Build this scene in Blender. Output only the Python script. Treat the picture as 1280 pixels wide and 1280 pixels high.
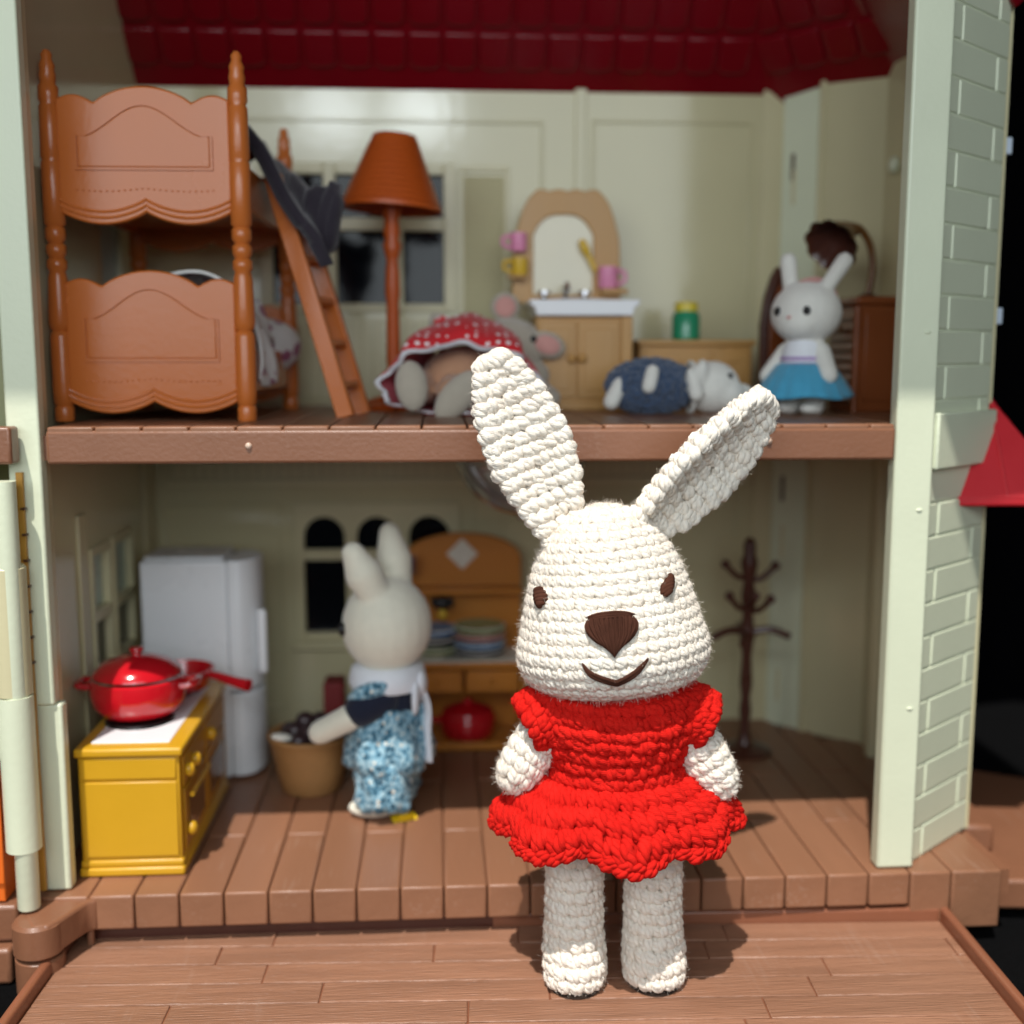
import bpy, math, random
import numpy as np
from mathutils import Vector, Matrix, Euler

random.seed(4); rng = np.random.default_rng(4)
S = 0.01                      # all lengths below are written in centimetres
PI = math.pi
for o in list(bpy.data.objects): bpy.data.objects.remove(o)
scn = bpy.context.scene
COL = scn.collection

# ------------------------------------------------------------------ camera
cd = bpy.data.cameras.new('Camera'); cam = bpy.data.objects.new('Camera', cd); COL.objects.link(cam)
cam.location = (0, -37*S, 18*S)
cam.rotation_euler = (math.radians(90-7.7), 0, math.radians(-3.65))
cd.sensor_width = 36; cd.lens = 36*1410/1280
cd.clip_start = 0.01; cd.clip_end = 50
cd.dof.use_dof = True; cd.dof.focus_distance = 0.335; cd.dof.aperture_fstop = 6.0
scn.camera = cam
# ------------------------------------------------------------------ world, sun, window light, exposure
w = bpy.data.worlds.new('World'); scn.world = w; w.use_nodes = True
w.node_tree.nodes['Background'].inputs['Color'].default_value = (0.80, 0.90, 1.0, 1)
w.node_tree.nodes['Background'].inputs['Strength'].default_value = 0.03
sd = bpy.data.lights.new('sun', 'SUN'); sun = bpy.data.objects.new('sun', sd); COL.objects.link(sun)
sd.energy = 4.25; sd.angle = math.radians(0.6); sd.color = (1.0, 0.965, 0.91)
sun.rotation_euler = Vector((0.16, 0.45, -1.0)).to_track_quat('-Z', 'Y').to_euler()
ad = bpy.data.lights.new('window_light', 'AREA'); al = bpy.data.objects.new('window_light', ad); COL.objects.link(al)
ad.shape = 'RECTANGLE'; ad.size = 0.95; ad.size_y = 0.38; ad.energy = 3.75; ad.color = (0.87, 0.955, 1.0)
al.location = (-8*S, -66*S, 36*S)
al.rotation_euler = (Vector((3, 8, 14)) - Vector((-8, -66, 36))).to_track_quat('-Z', 'Y').to_euler()
# two clear panes of the same window, seen only as glints on the glossy plastic
for gx_ in (-12.5, -2.0):
    gd = bpy.data.lights.new('window_pane_light', 'AREA'); gl = bpy.data.objects.new('window_pane_light', gd); COL.objects.link(gl)
    gd.shape = 'RECTANGLE'; gd.size = 0.075; gd.size_y = 0.06; gd.energy = 0.24; gd.color = (0.85, 0.94, 1.0)
    gl.location = (gx_*S, -66.5*S, 46.5*S)
    gl.rotation_euler = (Vector((-2, 14, 24)) - Vector((gx_, -66.5, 46.5))).to_track_quat('-Z', 'Y').to_euler()
vs = scn.view_settings
vs.view_transform = 'Standard'; vs.look = 'None'; vs.exposure = 0.0; vs.gamma = 1.0; vs.use_curve_mapping = False

# ------------------------------------------------------------------ materials
def lin(c): return tuple((x/255/12.92 if x/255 <= .04045 else ((x/255+.055)/1.055)**2.4) for x in c) + (1,)
MATS = {}
def mat(name, rgb, rough=.4, var=.06, vscale=60, bump=.0, bscale=300, sheen=0, spec=.5, coat=0, metal=0, stretch=None, alpha=None, trans=0, pos=False, rvar=.1, orand=0, scuff=0):
    if name in MATS: return MATS[name]
    m = bpy.data.materials.new(name); m.use_nodes = True; nt = m.node_tree; N = nt.nodes; L = nt.links
    b = N['Principled BSDF']
    tc = N.new('ShaderNodeTexCoord'); src = tc.outputs['Object']
    if pos: g = N.new('ShaderNodeNewGeometry'); src = g.outputs['Position']
    if stretch:
        mp = N.new('ShaderNodeMapping'); mp.inputs['Scale'].default_value = stretch; L.new(src, mp.inputs['Vector']); src = mp.outputs['Vector']
    n1 = N.new('ShaderNodeTexNoise'); n1.inputs['Scale'].default_value = vscale; n1.inputs['Detail'].default_value = 6; L.new(src, n1.inputs['Vector'])
    c = lin(rgb)
    mix = N.new('ShaderNodeMix'); mix.data_type = 'RGBA'
    mix.inputs[6].default_value = tuple(max(0, x*(1-var*2.2)) for x in c[:3])+(1,)
    mix.inputs[7].default_value = tuple(min(1, x*(1+var*2.2)) for x in c[:3])+(1,)
    L.new(n1.outputs['Fac'], mix.inputs[0]); colout = mix.outputs[2]
    if scuff:
        mp2 = N.new('ShaderNodeMapping'); mp2.inputs['Rotation'].default_value = (0, 0, .6); mp2.inputs['Scale'].default_value = (1, .06, 1); L.new(tc.outputs['Object'] if not pos else g.outputs['Position'], mp2.inputs['Vector'])
        n3 = N.new('ShaderNodeTexNoise'); n3.inputs['Scale'].default_value = 700; n3.inputs['Detail'].default_value = 3; L.new(mp2.outputs[0], n3.inputs['Vector'])
        n4 = N.new('ShaderNodeTexNoise'); n4.inputs['Scale'].default_value = 45; n4.inputs['Detail'].default_value = 5; L.new(tc.outputs['Object'] if not pos else g.outputs['Position'], n4.inputs['Vector'])
        ml_ = N.new('ShaderNodeMath'); ml_.operation = 'MULTIPLY'; L.new(n3.outputs['Fac'], ml_.inputs[0]); L.new(n4.outputs['Fac'], ml_.inputs[1])
        r3 = N.new('ShaderNodeMapRange'); r3.inputs[1].default_value = .33; r3.inputs[2].default_value = .46; r3.inputs[4].default_value = scuff; L.new(ml_.outputs[0], r3.inputs[0])
        m3 = N.new('ShaderNodeMix'); m3.data_type = 'RGBA'; L.new(r3.outputs[0], m3.inputs[0]); L.new(colout, m3.inputs[6]); m3.inputs[7].default_value = lin((206, 184, 168)); colout = m3.outputs[2]
    if orand:
        oi = N.new('ShaderNodeObjectInfo'); r2 = N.new('ShaderNodeMapRange'); r2.inputs[3].default_value = 1-orand; r2.inputs[4].default_value = 1+orand; L.new(oi.outputs['Random'], r2.inputs[0])
        hs = N.new('ShaderNodeHueSaturation'); L.new(r2.outputs[0], hs.inputs['Value']); L.new(colout, hs.inputs['Color']); colout = hs.outputs[0]
    L.new(colout, b.inputs['Base Color'])
    mr = N.new('ShaderNodeMapRange'); mr.inputs[3].default_value = max(.02, rough-rvar); mr.inputs[4].default_value = min(1, rough+rvar)
    L.new(n1.outputs['Fac'], mr.inputs[0]); L.new(mr.outputs[0], b.inputs['Roughness'])
    b.inputs['Specular IOR Level'].default_value = spec; b.inputs['Metallic'].default_value = metal
    b.inputs['Sheen Weight'].default_value = sheen; b.inputs['Sheen Roughness'].default_value = .5
    b.inputs['Coat Weight'].default_value = coat; b.inputs['Coat Roughness'].default_value = .15
    b.inputs['Transmission Weight'].default_value = trans
    if bump:
        n2 = N.new('ShaderNodeTexNoise'); n2.inputs['Scale'].default_value = bscale; n2.inputs['Detail'].default_value = 4; L.new(src, n2.inputs['Vector'])
        bp = N.new('ShaderNodeBump'); bp.inputs['Strength'].default_value = bump; bp.inputs['Distance'].default_value = .0006
        L.new(n2.outputs['Fac'], bp.inputs['Height']); L.new(bp.outputs[0], b.inputs['Normal'])
    MATS[name] = m
    return m
def yarn_mat(name, rgb, dark, plies=3.0, ssheen=.35):
    m = bpy.data.materials.new(name); m.use_nodes = True; nt = m.node_tree; N = nt.nodes; L = nt.links; b = N['Principled BSDF']
    uv = N.new('ShaderNodeUVMap'); uv.uv_map = 'UVMap'
    mp = N.new('ShaderNodeMapping'); L.new(uv.outputs[0], mp.inputs['Vector']); mp.inputs['Rotation'].default_value = (0, 0, math.radians(38))
    wv = N.new('ShaderNodeTexWave'); wv.inputs['Scale'].default_value = plies*1.5; wv.inputs['Distortion'].default_value = 3.0; wv.inputs['Detail'].default_value = 3; L.new(mp.outputs[0], wv.inputs['Vector'])
    tc = N.new('ShaderNodeTexCoord')
    n1 = N.new('ShaderNodeTexNoise'); n1.inputs['Scale'].default_value = 3400; n1.inputs['Detail'].default_value = 5; L.new(tc.outputs['Object'], n1.inputs['Vector'])
    n2 = N.new('ShaderNodeTexNoise'); n2.inputs['Scale'].default_value = 160; L.new(tc.outputs['Object'], n2.inputs['Vector'])
    ad_ = N.new('ShaderNodeMath'); ad_.operation = 'MULTIPLY_ADD'; ad_.inputs[1].default_value = .30; L.new(wv.outputs['Fac'], ad_.inputs[0]); L.new(n1.outputs['Fac'], ad_.inputs[2])
    bp = N.new('ShaderNodeBump'); bp.inputs['Strength'].default_value = .6; bp.inputs['Distance'].default_value = .0005; L.new(ad_.outputs[0], bp.inputs['Height']); L.new(bp.outputs[0], b.inputs['Normal'])
    mx = N.new('ShaderNodeMix'); mx.data_type = 'RGBA'; mx.inputs[6].default_value = lin(dark); mx.inputs[7].default_value = lin(rgb)
    a2 = N.new('ShaderNodeMath'); a2.operation = 'MULTIPLY_ADD'; a2.inputs[1].default_value = .35; a2.use_clamp = True
    L.new(wv.outputs['Fac'], a2.inputs[0]); L.new(n2.outputs['Fac'], a2.inputs[2]); L.new(a2.outputs[0], mx.inputs[0]); L.new(mx.outputs[2], b.inputs['Base Color'])
    b.inputs['Roughness'].default_value = 1.0; b.inputs['Specular IOR Level'].default_value = .06
    b.inputs['Sheen Weight'].default_value = ssheen; b.inputs['Sheen Roughness'].default_value = .5; b.inputs['Sheen Tint'].default_value = lin(rgb)
    b.inputs['Subsurface Weight'].default_value = .12; b.inputs['Subsurface Radius'].default_value = (1, .85, .75); b.inputs['Subsurface Scale'].default_value = .0012
    MATS[name] = m; return m

def ramp_mat(name, build, rough=.8, sheen=.2, bump=0, bscale=900):
    m = bpy.data.materials.new(name); m.use_nodes = True; nt = m.node_tree; N = nt.nodes; L = nt.links; b = N['Principled BSDF']
    tc = N.new('ShaderNodeTexCoord'); col = build(N, L, tc.outputs['Object']); L.new(col, b.inputs['Base Color'])
    b.inputs['Roughness'].default_value = rough; b.inputs['Sheen Weight'].default_value = sheen
    if bump:
        n2 = N.new('ShaderNodeTexNoise'); n2.inputs['Scale'].default_value = bscale; L.new(tc.outputs['Object'], n2.inputs['Vector'])
        bp = N.new('ShaderNodeBump'); bp.inputs['Strength'].default_value = bump; bp.inputs['Distance'].default_value = .0004
        L.new(n2.outputs['Fac'], bp.inputs['Height']); L.new(bp.outputs[0], b.inputs['Normal'])
    MATS[name] = m; return m
def vor(N, L, src, scale, thr, ca, cb, rnd=1.0):
    v = N.new('ShaderNodeTexVoronoi'); v.inputs['Scale'].default_value = scale; v.inputs['Randomness'].default_value = rnd; L.new(src, v.inputs['Vector'])
    lt = N.new('ShaderNodeMath'); lt.operation = 'LESS_THAN'; lt.inputs[1].default_value = thr; L.new(v.outputs['Distance'], lt.inputs[0])
    mx = N.new('ShaderNodeMix'); mx.data_type = 'RGBA'; L.new(lt.outputs[0], mx.inputs[0])
    for k, c in ((6, ca), (7, cb)):
        if isinstance(c, tuple): mx.inputs[k].default_value = lin(c)
        else: L.new(c, mx.inputs[k])
    return mx.outputs[2]

CREAM = mat('cream_plastic', (222, 227, 199), .38, .04, 25, .14, 500, orand=.025)
WALL = mat('wall_plastic', (206, 198, 160), .13, .03, 25, .08, 200, rvar=.04)
WALLY = mat('wall_trim_plastic', (210, 201, 162), .33, .03, 25, .1, 350)
BROWN = mat('brown_plastic', (134, 90, 66), .36, .07, 35, .18, 700, pos=True, scuff=.08)
FLOORB = mat('floor_plank_plastic', (141, 98, 73), .38, .09, 40, .3, 260, stretch=(1, .12, 1), pos=True, orand=.07, scuff=.10, rvar=.12, spec=.38)
TRAYB = mat('tray_plank_plastic', (150, 107, 83), .40, .17, 260, .9, 1500, stretch=(.07, 1, 1), pos=True, orand=.07, scuff=.08, rvar=.14)
TRAYR = mat('tray_rim_plastic', (138, 86, 62), .33, .05, 50, .15, 600)
BED = mat('bed_plastic', (198, 108, 48), .25, .04, 30, .1, 500)
LAMPM = mat('lamp_plastic', (190, 84, 26), .38, .05, 40, .1, 400)
ROOF = mat('roof_plastic', (118, 8, 22), .2, .08, 40, .08, 300)
TAN = mat('tan_wood_plastic', (190, 142, 78), .38, .07, 60, .15, 300, stretch=(1, 1, .2))
HUTCH = mat('hutch_wood_plastic', (196, 124, 44), .38, .08, 60, .15, 300, stretch=(.2, 1, 1))
YELLOW = mat('yellow_plastic', (208, 158, 34), .33, .04, 30, .1, 400)
WHITEP = mat('white_plastic', (236, 236, 238), .25, .02, 30)
FRIDGE = mat('fridge_plastic', (230, 232, 234), .28, .02, 30)
RED = mat('red_enamel', (196, 22, 34), .14, .04, 30, 0, coat=.6)
BLACK = mat('black_plastic', (22, 21, 22), .3, .05, 40)
CHEST = mat('chest_plastic', (136, 72, 36), .33, .07, 40, .15, 300)
DARKB = mat('dark_brown_plastic', (78, 42, 32), .3, .06, 40, .1, 300)
GRAMO = mat('gramophone_horn', (116, 74, 34), .3, .12, 60, .1, 300)
CHROME = mat('chrome', (205, 205, 210), .12, .02, 30, metal=1)
MIRROR = mat('mirror_film', (214, 204, 172), .22, .04, 60, .25, 120, spec=.8)
PINK = mat('pink_plastic', (236, 150, 186), .35)
BRUSHY = mat('yellow_brush', (222, 180, 52), .4)
GREEN = mat('green_jar', (40, 140, 100), .25, .05, 40, coat=.3)
LID = mat('lid_yellow', (222, 200, 70), .4)
FLOCK = mat('flock_white', (232, 230, 222), .95, .03, 300, .5, 3500, sheen=.5, spec=.15)
FLOCKC = mat('flock_cream', (236, 231, 212), .95, .03, 300, .5, 3500, sheen=.5, spec=.15)
FLOCKG = mat('flock_grey', (186, 176, 160), .95, .04, 300, .5, 3500, sheen=.5, spec=.15)
FLOCKT = mat('flock_tan', (188, 142, 112), .95, .04, 200, .4, 2500, sheen=.3, spec=.15)
FLOCKP = mat('flock_pink', (214, 158, 150), .95, .05, 300, .5, 3500, sheen=.4, spec=.15)
BLUE = mat('blue_felt', (78, 164, 200), .95, .05, 400, .6, 2600, sheen=.3, spec=.1)
WHITEC = mat('white_cotton', (232, 234, 240), .9, .03, 200, .4, 1800, sheen=.2, spec=.2)
LACE = mat('lace_white', (226, 222, 226), .9, .05, 500, .8, 2200, sheen=.2, spec=.2)
NAVYC = mat('navy_cotton', (34, 38, 54), .9, .08, 200, .4, 1800, sheen=.2, spec=.15)
NAVYB = mat('navy_boucle', (62, 80, 108), .95, .25, 500, .8, 2000, sheen=.5, spec=.1)
DBLANK = mat('dark_blanket', (52, 46, 54), .95, .1, 300, .6, 1600, sheen=.35, spec=.1)
BASK = mat('basket_tan', (168, 122, 72), .6, .12, 300, .6, 900, stretch=(1, 1, 4))
DKSTUFF = mat('dark_grapes', (52, 36, 40), .3, .2, 200)
CLOTH = mat('black_cloth', (8, 8, 9), .95, .35, 600, 1.0, 1400, spec=.08)
VELVET = mat('black_backdrop_cloth', (3, 3, 4), 1.0, .1, 100, spec=0)
GLASSD = mat('dark_window_glass', (8, 11, 17), .06, .05, 60, .12, 120, spec=.28)
PALEGL = mat('pale_pane', (176, 192, 182), .3, .06, 60)
CLEARP = mat('clear_dome_plastic', (206, 207, 206), .10, .02, 30, metal=.65)
ORANGE = mat('orange_plastic', (232, 110, 36), .4)
PLATEW = mat('plate_white', (232, 228, 216), .25, .02, 60)
PLATEB = mat('plate_blue', (104, 150, 198), .25); PLATEG = mat('plate_green', (128, 150, 92), .25); PLATER = mat('plate_red', (176, 96, 84), .25); PLATEN = mat('plate_navy', (52, 62, 84), .25)
AWN = mat('awning_red', (206, 36, 46), .45, .05, 60, .12, 400)
HINGEY = mat('yellowed_seam', (190, 138, 54), .5)
LBLUE = mat('pale_blue_plastic', (206, 218, 232), .35)
FELTD = mat('dark_sole_felt', (46, 34, 28), .95, .2, 300, .6, 2000, sheen=.2, spec=.1)
CREAMY = yarn_mat('cream_yarn', (250, 242, 229), (238, 222, 205))
REDY = yarn_mat('red_yarn', (226, 40, 32), (178, 18, 15), ssheen=.25)
BRTHR = yarn_mat('brown_thread', (96, 60, 47), (46, 27, 21), 7, .15)
POLKA = ramp_mat('polka_dot_cotton', lambda N, L, s: vor(N, L, s, 260, .27, (206, 28, 38), (242, 236, 236), .25), .85, .2, .4)
def floral(N, L, s):
    n = N.new('ShaderNodeTexNoise'); n.inputs['Scale'].default_value = 600; L.new(s, n.inputs['Vector'])
    cr = N.new('ShaderNodeValToRGB'); e = cr.color_ramp.elements
    e[0].position = .36; e[0].color = lin((26, 62, 78)); e[1].position = .66; e[1].color = lin((176, 204, 212))
    k = cr.color_ramp.elements.new(.45); k.color = lin((70, 128, 156)); k = cr.color_ramp.elements.new(.54); k.color = lin((140, 184, 204))
    L.new(n.outputs['Fac'], cr.inputs[0])
    a = vor(N, L, s, 300, .2, cr.outputs[0], (236, 230, 214), .9)
    return vor(N, L, s, 300, .08, a, (222, 156, 50), .9)
FLORAL = ramp_mat('blue_floral_cotton', floral, .85, .2, .4)
def bedfloral(N, L, s):
    a = vor(N, L, s, 120, .32, (214, 210, 206), (150, 84, 110), 1)
    return vor(N, L, s, 90, .2, a, (186, 44, 66), 1)
BEDFL = ramp_mat('bedding_print', bedfloral, .9, .2, .4)

# ------------------------------------------------------------------ mesh helpers
def thing(name, label, cat, loc=(0, 0, 0), rotz=0, group=None, kind=None):
    o = bpy.data.objects.new(name, None); COL.objects.link(o); o.empty_display_size = .01
    o.location = Vector(loc)*S; o.rotation_euler = (0, 0, rotz); tag(o, label, cat, group, kind); return o
def tag(o, label=None, cat=None, group=None, kind=None):
    if label: o['label'] = label
    if cat: o['category'] = cat
    if group: o['group'] = group
    if kind: o['kind'] = kind
    return o
def newmesh(name, V, F, m, parent=None, smooth=True, bevel=0, seg=2, angle=38, uv=None, loc=None, rot=None, sub=0):
    me = bpy.data.meshes.new(name)
    V = np.asarray(V, dtype=np.float64)*S
    me.from_pydata(V.tolist(), [], [list(map(int, f)) for f in F]); 
    if uv is not None:
        ul = me.uv_layers.new(name='UVMap'); li = np.empty(len(me.loops), dtype=np.int32); me.loops.foreach_get('vertex_index', li)
        ul.data.foreach_set('uv', np.asarray(uv, dtype=np.float32)[li].ravel())
    if smooth:
        me.polygons.foreach_set('use_smooth', [True]*len(me.polygons))
        if angle < 180: me.set_sharp_from_angle(angle=math.radians(angle))
    me.materials.append(m); me.update()
    return link(name, me, parent, bevel, seg, loc, rot, sub)
def link(name, me, parent=None, bevel=0, seg=2, loc=None, rot=None, sub=0):
    o = bpy.data.objects.new(name, me); COL.objects.link(o)
    if parent: o.parent = parent
    if loc is not None: o.location = Vector(loc)*S
    if rot is not None: o.rotation_euler = rot
    if bevel:
        b = o.modifiers.new('Bevel', 'BEVEL'); b.width = bevel*S; b.segments = seg; b.limit_method = 'ANGLE'; b.angle_limit = math.radians(35); b.harden_normals = False
    if sub:
        s = o.modifiers.new('Sub', 'SUBSURF'); s.levels = sub; s.render_levels = sub
    return o
def join(*parts):
    V = []; F = []; n = 0
    for v, f in parts:
        V += [tuple(p) for p in v]; F += [tuple(i+n for i in q) for q in f]; n += len(v)
    return V, F
def box(x0, x1, y0, y1, z0, z1):
    V = [(x0, y0, z0), (x1, y0, z0), (x1, y1, z0), (x0, y1, z0), (x0, y0, z1), (x1, y0, z1), (x1, y1, z1), (x0, y1, z1)]
    return V, [(0, 3, 2, 1), (4, 5, 6, 7), (0, 1, 5, 4), (1, 2, 6, 5), (2, 3, 7, 6), (3, 0, 4, 7)]
def xf(vf, M):
    v, f = vf; return [tuple(M @ Vector(p)) for p in v], f
def T(x=0, y=0, z=0, rx=0, ry=0, rz=0): return Matrix.Translation((x, y, z)) @ Euler((rx, ry, rz)).to_matrix().to_4x4()
def prism(poly, y0, y1, axis='y'):
    """outline in (x,z), extruded along y (axis 'y'); axis 'x': outline (y,z); axis 'z': outline (x,y)"""
    n = len(poly)
    def P(a, b, t): return {'y': (a, t, b), 'x': (t, a, b), 'z': (a, b, t)}[axis]
    V = [P(a, b, y0) for a, b in poly] + [P(a, b, y1) for a, b in poly]
    F = [tuple(range(n)), tuple(range(2*n-1, n-1, -1))] + [(i, (i+1) % n + 0, (i+1) % n + n, i+n)[::-1] for i in range(n)]
    ar = sum(poly[i][0]*poly[(i+1) % n][1]-poly[(i+1) % n][0]*poly[i][1] for i in range(n))
    flip = (ar < 0) ^ (axis == 'z')
    if axis == 'x': flip = not (ar > 0)
    if axis == 'x': F = [f[::-1] for f in F]
    if flip: F = [f[::-1] for f in F]
    return V, F
def lathe(prof, n=32, c=(0, 0, 0), sx=1, sy=1):
    V = []; F = []; rows = []
    for r, z in prof:
        if r < 1e-6: rows.append([len(V)]); V.append((c[0], c[1], c[2]+z))
        else:
            rows.append(list(range(len(V), len(V)+n)))
            V += [(c[0]+sx*r*math.cos(2*PI*i/n), c[1]+sy*r*math.sin(2*PI*i/n), c[2]+z) for i in range(n)]
    for a, b in zip(rows, rows[1:]):
        for i in range(n):
            j = (i+1) % n
            if len(a) == 1 and len(b) == 1: continue
            if len(a) == 1: F.append((a[0], b[j], b[i]))
            elif len(b) == 1: F.append((a[i], a[j], b[0]))
            else: F.append((a[i], a[j], b[j], b[i]))
    if len(rows[0]) > 1: F.append(tuple(rows[0][::-1]))
    if len(rows[-1]) > 1: F.append(tuple(rows[-1]))
    return V, F
def smoothpts(pts, k=6):
    P = [Vector(p) for p in pts]; out = []
    for i in range(len(P)-1):
        p0 = P[max(i-1, 0)]; p1 = P[i]; p2 = P[i+1]; p3 = P[min(i+2, len(P)-1)]
        for j in range(k):
            t = j/k
            out.append(.5*((2*p1)+(p2-p0)*t+(2*p0-5*p1+4*p2-p3)*t*t+(3*p1-p0-3*p2+p3)*t**3))
    out.append(P[-1]); return out
def tube(pts, rad, n=10, flat=1.0, cap=True):
    P = [Vector(p) for p in pts]; m = len(P)
    R = rad if hasattr(rad, '__len__') else [rad]*m
    V = []; F = []
    t0 = (P[1]-P[0]).normalized(); a = t0.orthogonal().normalized()
    for i in range(m):
        t = (P[min(i+1, m-1)]-P[max(i-1, 0)]).normalized()
        a = (a-t*a.dot(t)).normalized(); b = t.cross(a)
        for k in range(n):
            q = 2*PI*k/n; V.append(tuple(P[i]+R[i]*(math.cos(q)*a+flat*math.sin(q)*b)))
    for i in range(m-1):
        for k in range(n):
            j = (k+1) % n; F.append((i*n+k, i*n+j, (i+1)*n+j, (i+1)*n+k))
    if cap: F += [tuple(range(n-1, -1, -1)), tuple((m-1)*n+k for k in range(n))]
    return V, F
def ell(c, r, rot=(0, 0, 0), n=20, m=12):
    M = Matrix.Translation(c) @ Euler(rot).to_matrix().to_4x4()
    v, f = lathe([(math.sin(PI*i/m), -math.cos(PI*i/m)) for i in range(m+1)], n)
    return [tuple(M @ Vector((p[0]*r[0], p[1]*r[1], p[2]*r[2]))) for p in v], f
def cap(p0, p1, r0, r1, n=16):
    a = Vector(p0); b = Vector(p1); d = b-a; L = d.length; q = d.to_track_quat('Z', 'Y').to_matrix().to_4x4()
    pr = [(r0*math.sin(PI/2*i/5), -r0*math.cos(PI/2*i/5)) for i in range(6)] + [(r1*math.cos(PI/2*i/5), L+r1*math.sin(PI/2*i/5)) for i in range(6)]
    pr[0] = (0, -r0); pr[-1] = (0, L+r1)
    v, f = lathe(pr, n); M = Matrix.Translation(a) @ q
    return [tuple(M @ Vector(p)) for p in v], f
def blob(name, elems, m, parent, voxel=.09, it=6):
    v, f = join(*elems); o = newmesh(name, v, f, m, parent, angle=180)
    r = o.modifiers.new('Remesh', 'REMESH'); r.mode = 'VOXEL'; r.voxel_size = voxel*S; r.use_smooth_shade = True
    s = o.modifiers.new('Smooth', 'SMOOTH'); s.iterations = it; s.factor = .5
    return o
def arch_outline(x0, x1, z0, zs, n=14):
    """rectangle with a semicircular top that starts at zs"""
    c = (x0+x1)/2; r = (x1-x0)/2
    return [(x0, z0), (x1, z0)] + [(c+r*math.cos(PI*i/n), zs+r*math.sin(PI*i/n)) for i in range(n+1)]
def frame_xz(outer, inner, y0, y1):
    """ring between two (x,z) outlines of equal point count"""
    n = len(outer); V = [(a, y0, b) for a, b in outer]+[(a, y0, b) for a, b in inner]+[(a, y1, b) for a, b in outer]+[(a, y1, b) for a, b in inner]; F = []
    for i in range(n):
        j = (i+1) % n
        F += [(i, j, n+j, n+i), (2*n+j, 2*n+i, 3*n+i, 3*n+j), (n+i, n+j, 3*n+j, 3*n+i), (j, i, 2*n+i, 2*n+j)]
    return V, F
def rect(x0, x1, z0, z1): return [(x0, z0), (x1, z0), (x1, z1), (x0, z1)]
def wall(u0, u1, v0, v1, holes, P, th):
    """wall sheet with rectangular openings; P(u,v,d) places a point, d runs 0..th"""
    us = sorted({u0, u1, *[h[0] for h in holes], *[h[1] for h in holes]}); vs_ = sorted({v0, v1, *[h[2] for h in holes], *[h[3] for h in holes]})
    sol = [[not any(h[0] <= (us[i]+us[i+1])/2 <= h[1] and h[2] <= (vs_[j]+vs_[j+1])/2 <= h[3] for h in holes) for j in range(len(vs_)-1)] for i in range(len(us)-1)]
    V = []; idx = {}; F = []
    def g(i, j, k):
        if (i, j, k) not in idx: idx[(i, j, k)] = len(V); V.append(P(us[i], vs_[j], th*k))
        return idx[(i, j, k)]
    nu, nv = len(us)-1, len(vs_)-1
    S_ = lambda i, j: 0 <= i < nu and 0 <= j < nv and sol[i][j]
    for i in range(nu):
        for j in range(nv):
            if not S_(i, j): continue
            F += [(g(i, j, 0), g(i+1, j, 0), g(i+1, j+1, 0), g(i, j+1, 0)), (g(i, j, 1), g(i, j+1, 1), g(i+1, j+1, 1), g(i+1, j, 1))]
            if not S_(i-1, j): F.append((g(i, j, 0), g(i, j+1, 0), g(i, j+1, 1), g(i, j, 1)))
            if not S_(i+1, j): F.append((g(i+1, j, 0), g(i+1, j, 1), g(i+1, j+1, 1), g(i+1, j+1, 0)))
            if not S_(i, j-1): F.append((g(i, j, 0), g(i, j, 1), g(i+1, j, 1), g(i+1, j, 0)))
            if not S_(i, j+1): F.append((g(i, j+1, 0), g(i+1, j+1, 0), g(i+1, j+1, 1), g(i, j+1, 1)))
    return V, F

# ================================================================== SETTING
o = newmesh('table_top', *box(-120, 120, -60, 60, -3.6, -2.75), CLOTH); o['kind'] = 'structure'
# backdrop: one hanging black cloth with soft folds
V = []; F = []; nx, nz = 120, 3
for i in range(nx+1):
    for j in range(nz+1):
        V.append((-150+300*i/nx, 26+1.2*math.sin(i*.7)+.8*math.sin(i*1.9), -2.7+140*j/nz))
for i in range(nx):
    for j in range(nz): a = i*(nz+1)+j; F.append((a, a+nz+1, a+nz+2, a+1))
o = newmesh('backdrop', V, F, VELVET, angle=180); o['kind'] = 'structure'

# ================================================================== DOLLHOUSE
H = thing('dollhouse', 'cream dollhouse with two open floors, red tiled roof and brown plank floors', 'dollhouse')
ZU = 15.85     # top of the upper floor
YB = 17.3      # back wall
# ---- ground floor
gf = newmesh('ground_floor', *prism([(-13.9, .25), (20.3, .25), (20.3, 4.2), (20.6, 13.2), (17.6, 17.9), (-13.9, 17.9)], -1.1, -.16, 'z'), BROWN, H)
x = -13.35; k = 0; PW = 1.5
def plank(name, x0, x1, y0, y1, z0, z1, m, parent, bev=.09):
    me_key = (round(x1-x0, 3), round(y1-y0, 3), round(z1-z0, 3), m.name, bev)
    if me_key in PLK: 
        return link(name, PLK[me_key], parent, bev, 3, ((x0+x1)/2, y0, z1))
    hw = (x1-x0)/2
    ob = newmesh(name, *box(-hw, hw, 0, y1-y0, z0-z1, 0), m, parent, bevel=bev, seg=3, loc=((x0+x1)/2, y0, z1)); PLK[me_key] = ob.data; return ob
PLK = {}
edges = [-13.9, -12.0]
while edges[-1] < 16.4: edges.append(edges[-1]+PW)
edges += [19.85] if 19.85-edges[-1] < 1.9 else [edges[-1]+1.5, 19.85]
for k, (a, b) in enumerate(zip(edges, edges[1:])):
    last = a > 16.4
    z0 = -2.15 if last else -1.22
    cut = 4.6 if k % 2 else 9.8
    back = YB+.3 if b < 17.5 else (16 if b < 18.3 else 14)
    plank('plank', a+.022, b-.022, -.12, cut-.02, z0, 0, FLOORB, gf)
    plank('plank', a+.022, b-.022, cut+.02, back, -.5, 0, FLOORB, gf)
newmesh('floor_skirt', *box(-12.3, 16.3, .45, 1.2, -2.7, -1.2), DARKB, H)
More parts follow.
